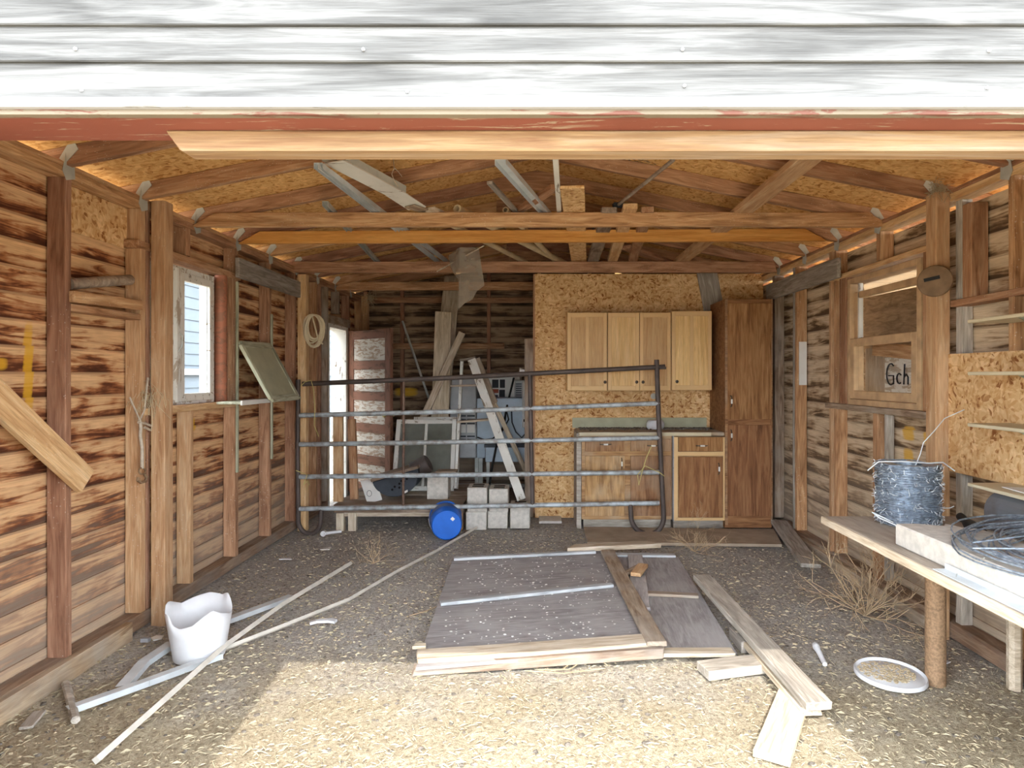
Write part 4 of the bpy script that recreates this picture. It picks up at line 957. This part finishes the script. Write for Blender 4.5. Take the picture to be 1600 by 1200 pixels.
# rope with hook
rp = thing('rope_hook', 'knotted grey rope with a metal hook hanging from the second left stud', 'hook', P(220, 660, X=-2.17))
def Lp(px, py, x=-2.19): return P(px, py, X=x)
mb = MB(); mb.tube([Lp(203, 621, -2.2), Lp(211, 640), Lp(219, 657), Lp(226, 640), Lp(229, 610), Lp(231, 590)], .005, 7); mb.tube([Lp(218, 655), Lp(220, 668), Lp(219, 680), Lp(222, 700), Lp(222, 732)], .009, 8)
mb.tube([Lp(216, 660), Lp(228, 662), Lp(238, 666), Lp(235, 672), Lp(226, 668)], .007, 7); mb.build('rope', 'rope', rp, smooth=True)
mb = MB(); hk = [Lp(222+5*math.cos(a_), 736+5*math.sin(a_)) for a_ in [i*math.pi/5 for i in range(10)]]; mb.tube(hk, .005, 7, closed=True)
mb.tube([Lp(225, 740), Lp(229, 746), Lp(227, 752), Lp(220, 754), Lp(215, 750), Lp(216, 746)], .008, 8); mb.build('hook', 'rustdisc', rp, smooth=True)
def tuft(name, c_, r, n, label, down=.4, mat='straw', cat='straw', th=.0014, seed=1):
    rnd = random.Random(seed); mb = MB()
    for i in range(n):
        d_ = Vector((rnd.gauss(0, 1), rnd.gauss(0, 1), rnd.gauss(0, 1)-down)).normalized(); s_ = c_+Vector((rnd.gauss(0, 1), rnd.gauss(0, 1), rnd.gauss(0, 1)))*r*.35
        L = r*rnd.uniform(.5, 1.3); p1 = s_+d_*L*.5+Vector((rnd.gauss(0, 1), rnd.gauss(0, 1), rnd.gauss(0, 1)))*r*.15
        mb.tube([s_, p1, s_+d_*L+Vector((0, 0, -down*L*.3))], th, 3)
    o = mb.build(name, mat, at=c_); tag(o, label, cat, kind='stuff'); return o
tuft('straw_tuft', Lp(233, 612, -2.2), .10, 70, 'bunch of straw stuck between stud and nearest left post', 1.5)
tuft('straw_nest', Vector((2.17, 3.46, 2.41)), .055, 130, 'straw bird nest on top of the right post', .2, seed=2)
tuft('straw_nest', Vector((-2.1, 7.98, 2.38)), .08, 110, 'straw bird nest on top of the post in the far left corner', .2, seed=3)
# right wall things
beamZ('white_plate', 2.235, 2.30, 5.468, 5.474, 1.33, 1.70, 'white_card', wall_r)
dm = Vector((0, 0, 1)).rotation_difference(Vector((-.62, -.78, 0))).to_matrix().to_4x4(); dc = Vector((2.115, 3.405, 1.41+.147*3.42))
t = thing('round_disc', 'round rusty brown disc hanging on the right post', 'disc', dc)
mb = MB(); mb.lathe([(0, 0), (.08, 0), (.084, .006), (.08, .014), (.05, .018), (0, .016)], Matrix.Translation(dc) @ dm, 26); mb.build('disc_body', 'rustdisc', t, smooth=True)
q = Matrix.Translation(dc) @ dm
mb = MB(); mb.box(q @ Vector((-.035, .035, .02)), q @ Vector((.03, .0, .02)), .018, .006, q.to_3x3() @ Vector((0, 1, 0))); mb.build('handle_plate', 'black', t)
mb = MB(); mb.aabb((2.205, 2.84, .90), (2.218, 3.435, 1.525)); tag(mb.build('osb_panel', 'osb', at=(2.21, 3.1, .9)), 'square particle board panel nailed on the right wall behind the shelves', 'board')
for z_, lab, xf in ((1.67, 'topmost narrow shelf on the right wall', 2.0), (1.428, 'second narrow shelf from the top on the right wall', 2.0), (1.19, 'third narrow shelf from the top on the right wall', 2.0), (.912, 'lowest narrow shelf on the right wall, just above the bench', 2.0)):
    t = thing('narrow_shelf', lab, 'shelf', (2.1, 2.5, z_), 'shelves on the right wall')
    beamY('shelf_board', xf, 2.204, 1.6, 2.98, z_-.016, z_, 'cream', t)
    mb = MB()
    yb_ = 2.35 if z_ < 1 else 2.68
    mb.prism([(2.204, yb_, z_-.017), (2.02, yb_, z_-.017), (2.204, yb_, z_-.10)], (0, .012, 0)); mb.build('bracket', 'green', t)
mb = MB(); mb.prism([(2.01, 2.3, .914), (2.19, 2.26, .914), (2.19, 2.8, .914), (2.06, 2.84, .914)], (0, 0, .004)); mb.prism([(2.03, 2.35, .9185), (2.17, 2.42, .9185), (2.15, 2.7, .9185), (2.03, 2.66, .9185)], (0, 0, .003))
tag(mb.build('paper_sheets', 'white_card', at=(2.1, 2.5, .914)), 'crumpled white papers on the lowest right shelf', 'paper')
tuft('twig_litter', Vector((2.1, 2.55, 1.2)), .05, 60, 'small brown litter on the third right shelf', 0, 'clod', 'litter', .003, 5)
# bench
bn = thing('workbench', 'dusty wooden bench top along the right wall on a round pipe leg', 'bench', (1.8, 2.4, 0))
ZB = .73
board('bench_top', ((1.385+2.215)/2, 1.4, ZB-.018), ((1.385+2.215)/2, 3.10, ZB-.018), .83, .036, 'tabletop', (1, 0, 0), bn, bev=.004)
beamY('edge_band', 1.372, 1.3845, 1.4, 3.10, ZB-.035, ZB, 'pale', bn, bev=.002)
mb = MB(); mb.tube([(1.84, 2.96, -.02), (1.84, 2.96, ZB-.037)], .043, 20); mb.build('leg', 'pipebrown', bn, smooth=True)
mb = MB(); mb.tube([(2.16, 2.9, -.01), (2.16, 2.9, ZB-.037)], .03, 8); mb.build('leg', 'pale', bn)
beamZ('leg', 2.1, 2.19, 1.5, 1.58, 0, ZB-.037, 'stud', bn); beamZ('leg', 1.45, 1.53, 1.5, 1.58, 0, ZB-.037, 'stud', bn)
# barbed wire spool
bw = thing('barbed_wire_roll', 'tall roll of galvanised barbed wire standing on the bench end', 'wire roll', (1.70, 2.94, ZB))
rc, R1 = Vector((1.70, 2.94, ZB+.004)), .132
mb = MB(); mb.lathe([(.05, .0), (R1-.012, .0), (R1-.006, .27), (.06, .272), (.055, .02)], Matrix.Translation(rc), 30, caps=False); mb.build('wire_core', 'wireblue', bw, smooth=True)
rnd = random.Random(4)
mb = MB(); pts = []
for i in range(64*26):
    k = i/(64*26); a_ = i/26*2*math.pi; zz = .004+.272*k+rnd.uniform(-.004, .004)
    pts.append(rc+Vector(((R1+rnd.uniform(-.004, .005))*math.cos(a_), (R1+rnd.uniform(-.004, .005))*math.sin(a_), zz)))
mb.tube(pts, .0022, 4); mb.build('wire_turns', 'wireblue', bw)
mb = MB()
for i in range(420):
    a_ = rnd.uniform(0, 6.283); zz = rnd.uniform(.005, .275); c_ = rc+Vector(((R1+.004)*math.cos(a_), (R1+.004)*math.sin(a_), zz))
    d_ = Vector((math.cos(a_)*.8+rnd.gauss(0, .5), math.sin(a_)*.8+rnd.gauss(0, .5), rnd.gauss(0, .9))).normalized()*.012
    mb.tube([c_-d_*.6, c_+d_], .0013, 3)
o = mb.build('barbs', 'galv', bw); o['kind'] = 'stuff'
mb = MB(); mb.tube([rc+Vector((-.2, -.03, .245)), rc+Vector((-.15, -.03, .285)), rc+Vector((-.06, -.06, .29)), rc+Vector((.06, -.06, .282)), rc+Vector((.13, -.05, .285)), rc+Vector((.19, -.04, .245))], .003, 6)
mb.tube([rc+Vector((-.11, -.10, .012)), rc+Vector((-.16, -.06, .035)), rc+Vector((-.19, -.05, .06)), rc+Vector((-.17, -.05, .05)), rc+Vector((-.11, -.08, .02))], .0028, 6)
mb.tube([rc+Vector((.0, -.06, .27)), rc+Vector((.04, -.03, .32)), rc+Vector((.06, -.02, .37)), rc+Vector((.12, 0, .42)), rc+Vector((.17, 0, .48)), rc+Vector((.26, 0, .52))], .0022, 5)
mb.tube([rc+Vector((.13, -.02, .07)), rc+Vector((.18, -.02, .072)), rc+Vector((.2, -.02, .08))], .0022, 5)
mb.build('tie_wires', 'galv', bw, smooth=True)
mb = MB(); mb.aabb((1.60, 2.74, ZB), (1.66, 2.80, ZB+.018)); tag(mb.build('wood_chip', 'pale', at=(1.63, 2.77, ZB)), 'small pale wood chip at the foot of the barbed wire roll', 'chip')
# slab
mb = MB(); mb.prism([(1.435, 2.57, ZB+.002), (1.44, 1.86, ZB+.002), (1.72, 1.86, ZB+.002), (1.72, 2.48, ZB+.002), (1.52, 2.57, ZB+.002)], (0, 0, .085))
tag(mb.build('concrete_slab', 'concrete', bev=.006, at=(1.58, 2.2, ZB)), 'thick pale concrete slab lying on the bench in front of the wire roll', 'slab')
# flat coil of wire on the slab
cc = Vector((1.78, 2.04, ZB+.095)); mb = MB(); rnd = random.Random(9); pts = []
for i in range(18*30):
    a_ = i/30*2*math.pi; k = rnd.uniform(-.004, .004); r_ = .30+.075*math.sin(i*.011*3+1)+.02*math.sin(a_*2+i*.01)+k
    pts.append(cc+Vector((r_*math.cos(a_), r_*1.05*math.sin(a_), .025+.02*math.sin(i*.05)+.018*math.sin(a_+1))))
mb.tube(pts, .0032, 5)
mb.tube([cc+Vector((-.38, .02, .03)), cc+Vector((-.2, -.1, .06)), cc+Vector((.1, -.25, .05))], .003, 5); mb.tube([cc+Vector((-.36, .05, .04)), cc+Vector((-.1, .0, .09)), cc+Vector((.2, -.03, .08))], .003, 5)
tag(mb.build('wire_coil', 'wireblue', smooth=True, at=cc), 'loose flat coil of smooth wire lying over the slab on the bench', 'wire')
mb = MB(); mb.tube([cc+Vector((-.37, -.02, .01)), P(1515, 880, Z=ZB+.03), P(1497, 890, Z=ZB+.01), P(1494, 902, Z=ZB+.004)], .0016, 5); tag(mb.build('loose_wire', 'galv_dull', at=cc), 'thin wire end trailing from the coil over the slab', 'wire')
mb = MB(); a_ = Vector((1.405, 2.24, ZB+.002)); b_ = Vector((1.41, 1.5, ZB+.002)); mb.box(a_+Vector((0, 0, .0015)), b_+Vector((0, 0, .0015)), .045, .003, (1, 0, 0)); mb.box(a_+Vector((.022, 0, .012)), b_+Vector((.022, 0, .012)), .02, .003, (0, 0, 1))
tag(mb.build('steel_angle', 'galv', at=a_), 'bright steel angle strip lying along the front edge of the bench', 'metal strip')
mbx = thing('mailbox', 'old round topped metal mailbox lying at the back of the bench', 'mailbox', (2.07, 2.7, ZB))
ar = [(1.985, ZB+.002)]+[(2.075-.09*math.cos(i*math.pi/12), ZB+.085+.085*math.sin(i*math.pi/12)) for i in range(13)]+[(2.165, ZB+.002)]
mb = MB(); mb.prism([(x_, 2.52, z_) for x_, z_ in ar], (0, .33, 0)); mb.build('mailbox_body', 'mailbox', mbx, bev=.004)
mb = MB(); mb.prism([(2.075+(x_-2.075)*1.04, 2.505, ZB+.004+(z_-ZB)*1.03) for x_, z_ in ar], (0, .014, 0)); mb.build('mailbox_door', 'pipe_rust', mbx, bev=.003)
bt = Vector((1.89, 2.86, ZB+.05)); be = Vector((1.80, 2.60, ZB+.032)); m_, L = frame(bt, be); m2 = m_ @ Matrix.Rotation(math.pi/2, 4, 'Y')
mb = MB(); mb.lathe([(.012, -L/2), (.018, -L/2), (.018, -L/2+.03), (.013, -L/2+.05), (.02, -L/2+.10), (.028, -L/2+.16), (.03, L/2), (.0, L/2)], m2, 16)
tag(mb.build('black_nozzle', 'black', smooth=True, at=bt), 'black tapered rubber grip lying between slab and mailbox', 'tool')
mb = MB(); mb.prism([(1.80, 2.84, ZB+.002), (1.93, 2.60, ZB+.002), (1.97, 2.63, ZB+.002), (1.86, 2.92, ZB+.002)], (0, 0, .003)); tag(mb.build('paper_sheet', 'white_card', at=(1.9, 2.7, ZB)), 'white folded paper on the bench beside the black grip', 'paper')

# ---------------------------------------------------------------- floor: panels and planks
def G(px, py, z=0.0): return P(px, py, Z=z)
def flat(mb, pts, z0_, z1_): mb.prism([(p_.x, p_.y, z0_) for p_ in pts], (0, 0, z1_-z0_)); return mb
pn = thing('plywood_door', 'large dusty plywood door panel with grey battens lying on the dirt floor', 'panel', (0, 3.9, 0))
A1, A2, A3, A4 = G(708, 872, .045), G(946, 860, .045), G(1030, 1012, .06), G(650, 1043, .05)
m_q, _L = frame((A1+A4)/2, (A2+A3)/2, A1-A4)
mb = MB(); mb.prism([m_q.inverted() @ v_ for v_ in (A1, A2, A3, A4)], (0, 0, -.014)); mb.build('panel_sheet', 'ply_grey', at=(0, 0, 0)); o = bpy.data.objects[-1] if False else C.objects[-1]
o.parent = pn; o.matrix_parent_inverse = WM(pn).inverted(); o.matrix_basis = m_q
board('batten', G(650, 1026, .06), G(1024, 1000, .075), .12, .022, 'pale', (A1-A4), pn, warp=.003, rag=.012)
board('batten', G(647, 1047, .02), G(1038, 1020, .045), .05, .03, 'greybrown', (0, 0, 1), pn, warp=.006, rag=.015)
board('batten', G(688, 943, .065), G(957, 914, .065), .045, .02, 'batten', (A1-A4), pn, warp=.002)
board('batten', G(709, 873, .06), G(930, 862, .06), .05, .02, 'batten', (A1-A4), pn)
board('edge_plank', G(949, 862, .075), G(1026, 1008, .085), .10, .022, 'greybrown', (1, 0, 0), pn, warp=.005, rag=.01)
pn2 = thing('plywood_door', 'smaller plywood door panel with pale battens beside the large one', 'panel', (.8, 4, 0))
board('panel_sheet', (.70, 3.22, .016), (.78, 4.92, .016), .60, .012, 'ply_grey', (1, 0, 0), pn2)
board('batten', G(1030, 1019, .035), G(1146, 1019, .035), .075, .02, 'pale', (0, 1, 0), pn2, warp=.003)
board('batten', G(1008, 927, .035), G(1091, 931, .035), .055, .018, 'greybrown', (0, 1, 0), pn2)
board('batten', G(960, 867, .035), G(1055, 868, .035), .06, .018, 'batten', (0, 1, 0), pn2)
board('upright_plank', G(992, 868, .036), G(1002, 952, .036), .11, .02, 'ply_grey', (1, 0, 0), pn2, warp=.003)
board('brace_scrap', G(970, 900, .07), G(1003, 882, .07), .04, .02, 'greybrown', (0, 1, 0), pn2)
board('brace_scrap', G(993, 898, .08), G(1005, 883, .08), .07, .025, 'stud_light', (1, 0, 0), pn2)
def floor_board(px0, py0, px1, py1, w_, t_, mat, label, z0_=0, z1_=None, side=(1, 0, 0), name='plank', cat='board', **k):
    return tag(board(name, G(px0, py0, z0_+t_/2), G(px1, py1, (z0_ if z1_ is None else z1_)+t_/2), w_, t_, mat, side, None, **k), label, cat)
floor_board(1097, 902, 1281, 1103, .11, .036, 'grey', 'long weathered plank reaching from the small panel towards us on the right', .09, .06, warp=.006, rag=.01)
floor_board(1160, 990, 1268, 1112, .09, .03, 'pale', 'second plank lying half under the long right plank', .03, .02, warp=.004, rag=.01)
floor_board(1242, 1083, 1205, 1185, .13, .03, 'pale', 'pale board end coming out under the long plank at the lower right', 0.0, 0.0)
floor_board(1098, 1048, 1196, 1036, .12, .045, 'grey', 'short thick grey board lying in the sun beside the small panel', 0, side=(0, 1, 0))
floor_board(1152, 988, 1172, 1012, .09, .06, 'grey', 'small dark block wedged under the long right plank', 0, side=(1, 0, 0))
floor_board(1217, 815, 1267, 884, .14, .03, 'grey', 'plank lying along the right wall by the pantry', .09, .03)
floor_board(884, 857, 1030, 850, .10, .035, 'pale', 'plank with a slanted end lying across the top of the panels', .06, side=(0, 1, 0), rag=.0, cut=(.08, 1))
mb = MB(); flat(mb, [G(912, 828), G(1210, 832), G(1222, 856), G(918, 852)], .005, .03); tag(mb.build('plywood_strip', 'frame_dust', bev=.002, at=G(1060, 845)), 'wide brown plywood strip lying in front of the kitchen cabinets', 'board')
# trims at the left
mb = MB(); mb.tube([G(150, 1188, .02), G(350, 1010, .045), G(440, 945, .045), G(548, 880, .02)], .016, 4); tag(mb.build('trim_strip', 'white_strip', at=G(350, 1010)), 'long pale wood trim strip lying from the broken bucket towards the gate, upper one', 'trim strip')
mb = MB(); mb.tube([G(300, 1035, .012), G(358, 1011, .012), G(450, 975, .012), G(545, 937, .012), G(620, 893, .012), G(680, 862, .012), G(745, 824, .03)], .013, 4); tag(mb.build('trim_strip', 'white_strip', at=G(545, 937)), 'long thin curved wood trim strip reaching to the blue bucket', 'trim strip')
def ltrack(pts, w_, label):
    mb = MB()
    for a_, b_ in zip(pts, pts[1:]):
        mb.box(a_, b_, w_, .003, (1, 0, 0)); nrm = (b_-a_).cross(Vector((0, 0, 1))).normalized()
        mb.box(a_+nrm*w_/2-Vector((0, 0, .012)), b_+nrm*w_/2-Vector((0, 0, .012)), .026, .003)
    return tag(mb.build('metal_rail', 'galv', at=pts[0]), label, 'metal rail')
ltrack([G(105, 1106, .03), G(230, 1062, .03), G(345, 1020, .03)], .04, 'shiny metal rail lying on the dirt at the lower left')
ltrack([G(190, 1072, .025), G(225, 1032, .03), G(268, 1003, .03)], .05, 'bent metal rail behind the lower left one, by the broken bucket')
ltrack([G(340, 972, .03), G(455, 930, .03)], .05, 'speckled metal rail lying behind the broken bucket')
mb = MB(); mb.tube([G(103, 1068, .02), G(118, 1125, .02)], .017, 7); tag(mb.build('stick', 'grey', at=G(103, 1068)), 'short grey stick under the lower left metal rail', 'stick')
floor_board(40, 1138, 62, 1112, .05, .012, 'grey', 'small grey scrap of board at the lower left corner')
# broken bucket
bk = G(312, 1024); mb = MB(); n = 72; r0, r1 = .118, .158
def brk(a_):
    d_ = (math.degrees(a_) % 360)
    key = [(0, .21), (30, .20), (62, .27), (75, .255), (100, .265), (128, .25), (150, .235), (178, .27), (190, .262), (205, .225), (225, .245), (238, .25), (246, .20), (262, .185), (285, .20), (305, .24), (318, .262), (335, .235), (360, .21)]
    for (p0, h0), (p1, h1) in zip(key, key[1:]):
        if p0 <= d_ <= p1: return h0+(h1-h0)*(d_-p0)/(p1-p0)
rings = []
for kk in (0, .15, .4, .7, 1.0):
    rg = []
    for i in range(n):
        a_ = 2*math.pi*i/n; h_ = brk(a_)*kk; rr = r0+(r1-r0)*h_/.26
        rg.append(mb.bm.verts.new(bk+Vector((rr*math.cos(a_), rr*math.sin(a_), h_+.002))))
    rings.append(rg)
for a_, b_ in zip(rings, rings[1:]):
    for i in range(n): mb.bm.faces.new((a_[i], a_[(i+1) % n], b_[(i+1) % n], b_[i]))
mb.bm.faces.new(rings[0][::-1])
o = mb.build('broken_bucket', 'white_pl', smooth=True, at=bk); sm = o.modifiers.new('thickness', 'SOLIDIFY'); sm.thickness = .003
tag(o, 'white plastic bucket with a broken jagged rim standing on the dirt at the left', 'bucket')
# lid
lc = G(1391, 1054, .012); mb = MB(); mb.lathe([(0, .004), (.125, .004), (.13, .0), (.142, .0), (.15, .012), (.155, .006), (.155, -.006), (.15, -.008)], Matrix.Translation(lc) @ Matrix.Rotation(.03, 4, 'X'), 36)
tag(mb.build('bucket_lid', 'white_pl', smooth=True, at=lc), 'round white bucket lid half covered with dirt near the bench leg', 'lid')
mb = MB()
for i in range(420):
    a_ = random.uniform(0, 6.28); rr = .12*math.sqrt(random.random()); q = lc+Vector((rr*math.cos(a_)-.01, rr*math.sin(a_)*.9+.015, .006))
    bmesh.ops.create_icosphere(mb.bm, subdivisions=1, radius=random.uniform(.003, .009), matrix=Matrix.Translation(q) @ Matrix.Scale(.5, 4, (0, 0, 1)))
o = mb.build('dirt_litter', 'bedding', at=lc); tag(o, 'loose dirt lying on the round white lid', 'dirt', kind='stuff')
mb = MB(); a_ = G(1274, 1008, .02); b_ = G(1289, 1038, .012); m_, L = frame(a_, b_); mb.lathe([(.0, -L/2), (.016, -L/2), (.018, -L/2+.02), (.018, -L/2+.03), (.014, -L/2+.035), (.011, L/2), (0, L/2)], m_ @ Matrix.Rotation(math.pi/2, 4, 'Y'), 12)
tag(mb.build('plastic_tube', 'white_pl', smooth=True, at=a_), 'small grey white plastic tube lying on the straw left of the lid', 'tube')
def shard(px, py, pts, mat, label, z_=.01, th=.006, name='plastic_shard'):
    c_ = G(px, py, z_); mb = MB(); mb.prism([c_+Vector((u, v, .0+.02*abs(u))) for u, v in pts], (0, 0, th)); tag(mb.build(name, mat, at=c_), label, 'debris')
shard(505, 973, [(-.07, -.02), (-.03, .02), (.04, .03), (.075, .015), (.07, -.02), (.03, -.005), (-.03, -.01), (-.06, -.04)], 'white_pl', 'curved white plastic rim piece on the dirt, middle left', .015, .014)
shard(446, 874, [(-.05, 0), (-.02, .02), (.04, .015), (.055, -.02), (0, -.01), (-.04, -.02)], 'white_pl', 'small white plastic scrap near the upper trim strip')
shard(510, 858, [(-.04, -.03), (-.01, .0), (.01, .05), (.03, .04), (.035, -.03)], 'white_card', 'white bent scrap on the dirt in front of the platform')
shard(245, 998, [(-.03, 0), (-.02, .03), (.02, .03), (.03, -.01), (0, -.03)], 'white_card', 'pinkish white chip beside the broken bucket')
shard(227, 1003, [(-.02, -.01), (-.015, .015), (.02, .015), (.02, -.01)], 'white_trim', 'small bright white cap lying by the left wall plate', .01, .02)
shard(655, 1012, [(-.03, -.02), (-.02, .02), (.03, .02), (.035, -.015)], 'pale', 'pale stone chip at the left corner of the big panel', .06, .015)
shard(1475, 1035, [(-.03, 0), (0, .02), (.03, -.005), (.0, -.02)], 'white_pl', 'small white scrap behind the bench leg')
mb = MB(); mb.tube([G(505, 834, .03), G(533, 830, .03)], .014, 10); mb.tube([G(505, 834, .03)+Vector((0, -.005, 0)), G(505, 834, .03)+Vector((0, .03, 0))], .024, 12)
tag(mb.build('white_fitting', 'white_pl', smooth=True, at=G(505, 834)), 'white plastic pipe fitting lying by the left gate loop', 'pipe fitting')
# tumbleweeds
def weed(px, py, R_, n, label, seed, flat_=.8, th=.0028, z_=0.01, lean_=(0, 0)):
    rnd = random.Random(seed); c_ = G(px, py, z_); mb = MB()
    def grow(p_, d_, L, lvl, th_):
        pts = [p_]; q = p_.copy(); dd_ = d_.copy()
        for i in range(4):
            dd_ = (dd_+Vector((rnd.gauss(0, .16), rnd.gauss(0, .16), rnd.gauss(.03, .12)))).normalized(); q = q+dd_*L/4; q.z = max(q.z, .006); pts.append(q.copy())
        mb.tube(pts, th_, 4 if lvl < 2 else 3, r2=th_*.5)
        if lvl < 3:
            for i in range(rnd.randint(2, 4)):
                s_ = pts[rnd.randint(1, 4)]; nd_ = (dd_+Vector((rnd.gauss(0, .6), rnd.gauss(0, .6), rnd.gauss(.1, .5)))).normalized()
                grow(s_, nd_, L*rnd.uniform(.4, .65), lvl+1, th_*.65)
    for i in range(n):
        a_ = rnd.uniform(0, 6.283); el = rnd.uniform(.15, 1.35)
        d_ = Vector((math.cos(a_)*math.cos(el)+lean_[0], math.sin(a_)*math.cos(el)+lean_[1], math.sin(el)*flat_)).normalized()
        grow(c_, d_, R_*rnd.uniform(.6, 1.0), 0, th)
    return tag(mb.build('tumbleweed', 'twig', at=c_), label, 'dry plant')
weed(1352, 962, .36, 24, 'large dry branching tumbleweed under the bench by the right wall', 11, .9, .0032, lean_=(-.1, .1))
weed(1085, 862, .28, 15, 'dry tangled tumbleweed in front of the kitchen cabinets', 12, .6, .002, .03)
weed(584, 880, .19, 8, 'small dry weed standing on the dirt left of the blue bucket', 13, 1.1, .002)
mb = MB()
for q in (((840, 1046), (890, 1046), (915, 1030), (965, 1028)), ((880, 1045), (900, 1030), (930, 1026), (950, 1040)), ((820, 1048), (880, 1052), (940, 1045))): mb.tube([G(a, b, .012) for a, b in q], .003, 4)
tag(mb.build('dry_twig', 'twig', at=G(880, 1045)), 'dry twig lying in the sun at the front edge of the big panel', 'twig')
mb = MB(); mb.tube([G(640, 962, .01), G(665, 955, .01), G(690, 944, .015), G(700, 935, .02)], .003, 4); tag(mb.build('dry_twig', 'twig', at=G(660, 955)), 'thin dry twig at the left edge of the big panel', 'twig')
# straw, clods and flecks nobody could count
rnd = random.Random(21); bm = bmesh.new()
for i in range(15000):
    y = 1.6+4.6*rnd.random()**1.7; x = rnd.uniform(-2.2, 2.2)
    if y > 4 and rnd.random() < .4: continue
    L = rnd.uniform(.008, .045); a_ = rnd.uniform(0, math.pi); w_ = rnd.uniform(.0008, .002); z_ = fz(x, y)+.004+rnd.random()*.008; t_ = rnd.uniform(-.2, .2)*L
    c_, s_ = math.cos(a_), math.sin(a_)
    vs = [bm.verts.new((x+u*c_-v*s_, y+u*s_+v*c_, z_+(t_ if u > 0 else 0))) for u, v in ((-L/2, -w_), (L/2, -w_), (L/2, w_), (-L/2, w_))]
    vt = bm.verts.new((x, y, z_+.0025+abs(t_)/2)); 
    for k in range(4): bm.faces.new((vs[k], vs[(k+1) % 4], vt))
me = bpy.data.meshes.new('straw_litter'); bm.to_mesh(me); bm.free(); tag(link('straw_litter', me, 'straw', Matrix()), 'chopped straw scattered over the whole dirt floor', 'straw', kind='stuff')
def scatter(name, mat, n, rng, rad, label, cat, zf=None, sd_=5, exp=1.0, sq=.6):
    rnd = random.Random(sd_); base = []
    b0 = bmesh.new(); bmesh.ops.create_icosphere(b0, subdivisions=1, radius=1); vs0 = [v.co.copy() for v in b0.verts]; fs0 = [[v.index for v in f.verts] for f in b0.faces]; b0.free()
    V_, F_ = [], []
    for i in range(n):
        x = rnd.uniform(rng[0], rng[1]); y = rng[2]+(rng[3]-rng[2])*rnd.random()**exp; r = rnd.uniform(*rad)*rnd.choice((.6, 1, 1)); z_ = (fz(x, y) if zf is None else zf)+r*.25; o_ = len(V_)
        for v in vs0:
            k = 1+rnd.uniform(-.35, .35); V_.append((x+v.x*r*k*1.2, y+v.y*r*k, z_+v.z*r*k*sq))
        F_ += [[o_+q for q in f] for f in fs0]
    me = bpy.data.meshes.new(name); me.from_pydata(V_, [], F_); tag(link(name, me, mat, Matrix()), label, cat, kind='stuff')
scatter('dirt_clods', 'clod', 1500, (-2.15, 2.15, 2.0, 5.8), (.004, .012), 'dark clods scattered on the dirt floor', 'dirt', exp=1.3)
scatter('pale_crumbs', 'bedding', 5000, (-2.15, 2.15, 1.7, 5.8), (.003, .008), 'pale crumbs and gravel scattered on the dirt floor', 'gravel', exp=1.5, sd_=6)
scatter('white_flecks', 'white_card', 420, (-.52, .5, 3.2, 4.8), (.003, .007), 'white flecks scattered on the big plywood panel', 'flecks', zf=.055, sd_=8, sq=.3)
# roof slab added outside the right wall to cut daylight behind its window
shade_roof = MB(); shade_roof.aabb((XO+.06, 2.4, 2.13), (XO+1.6, 6.2, 2.16)); tag(shade_roof.build('ceiling', 'ply_brown', at=(3, 4, 2.13)), kind='structure')
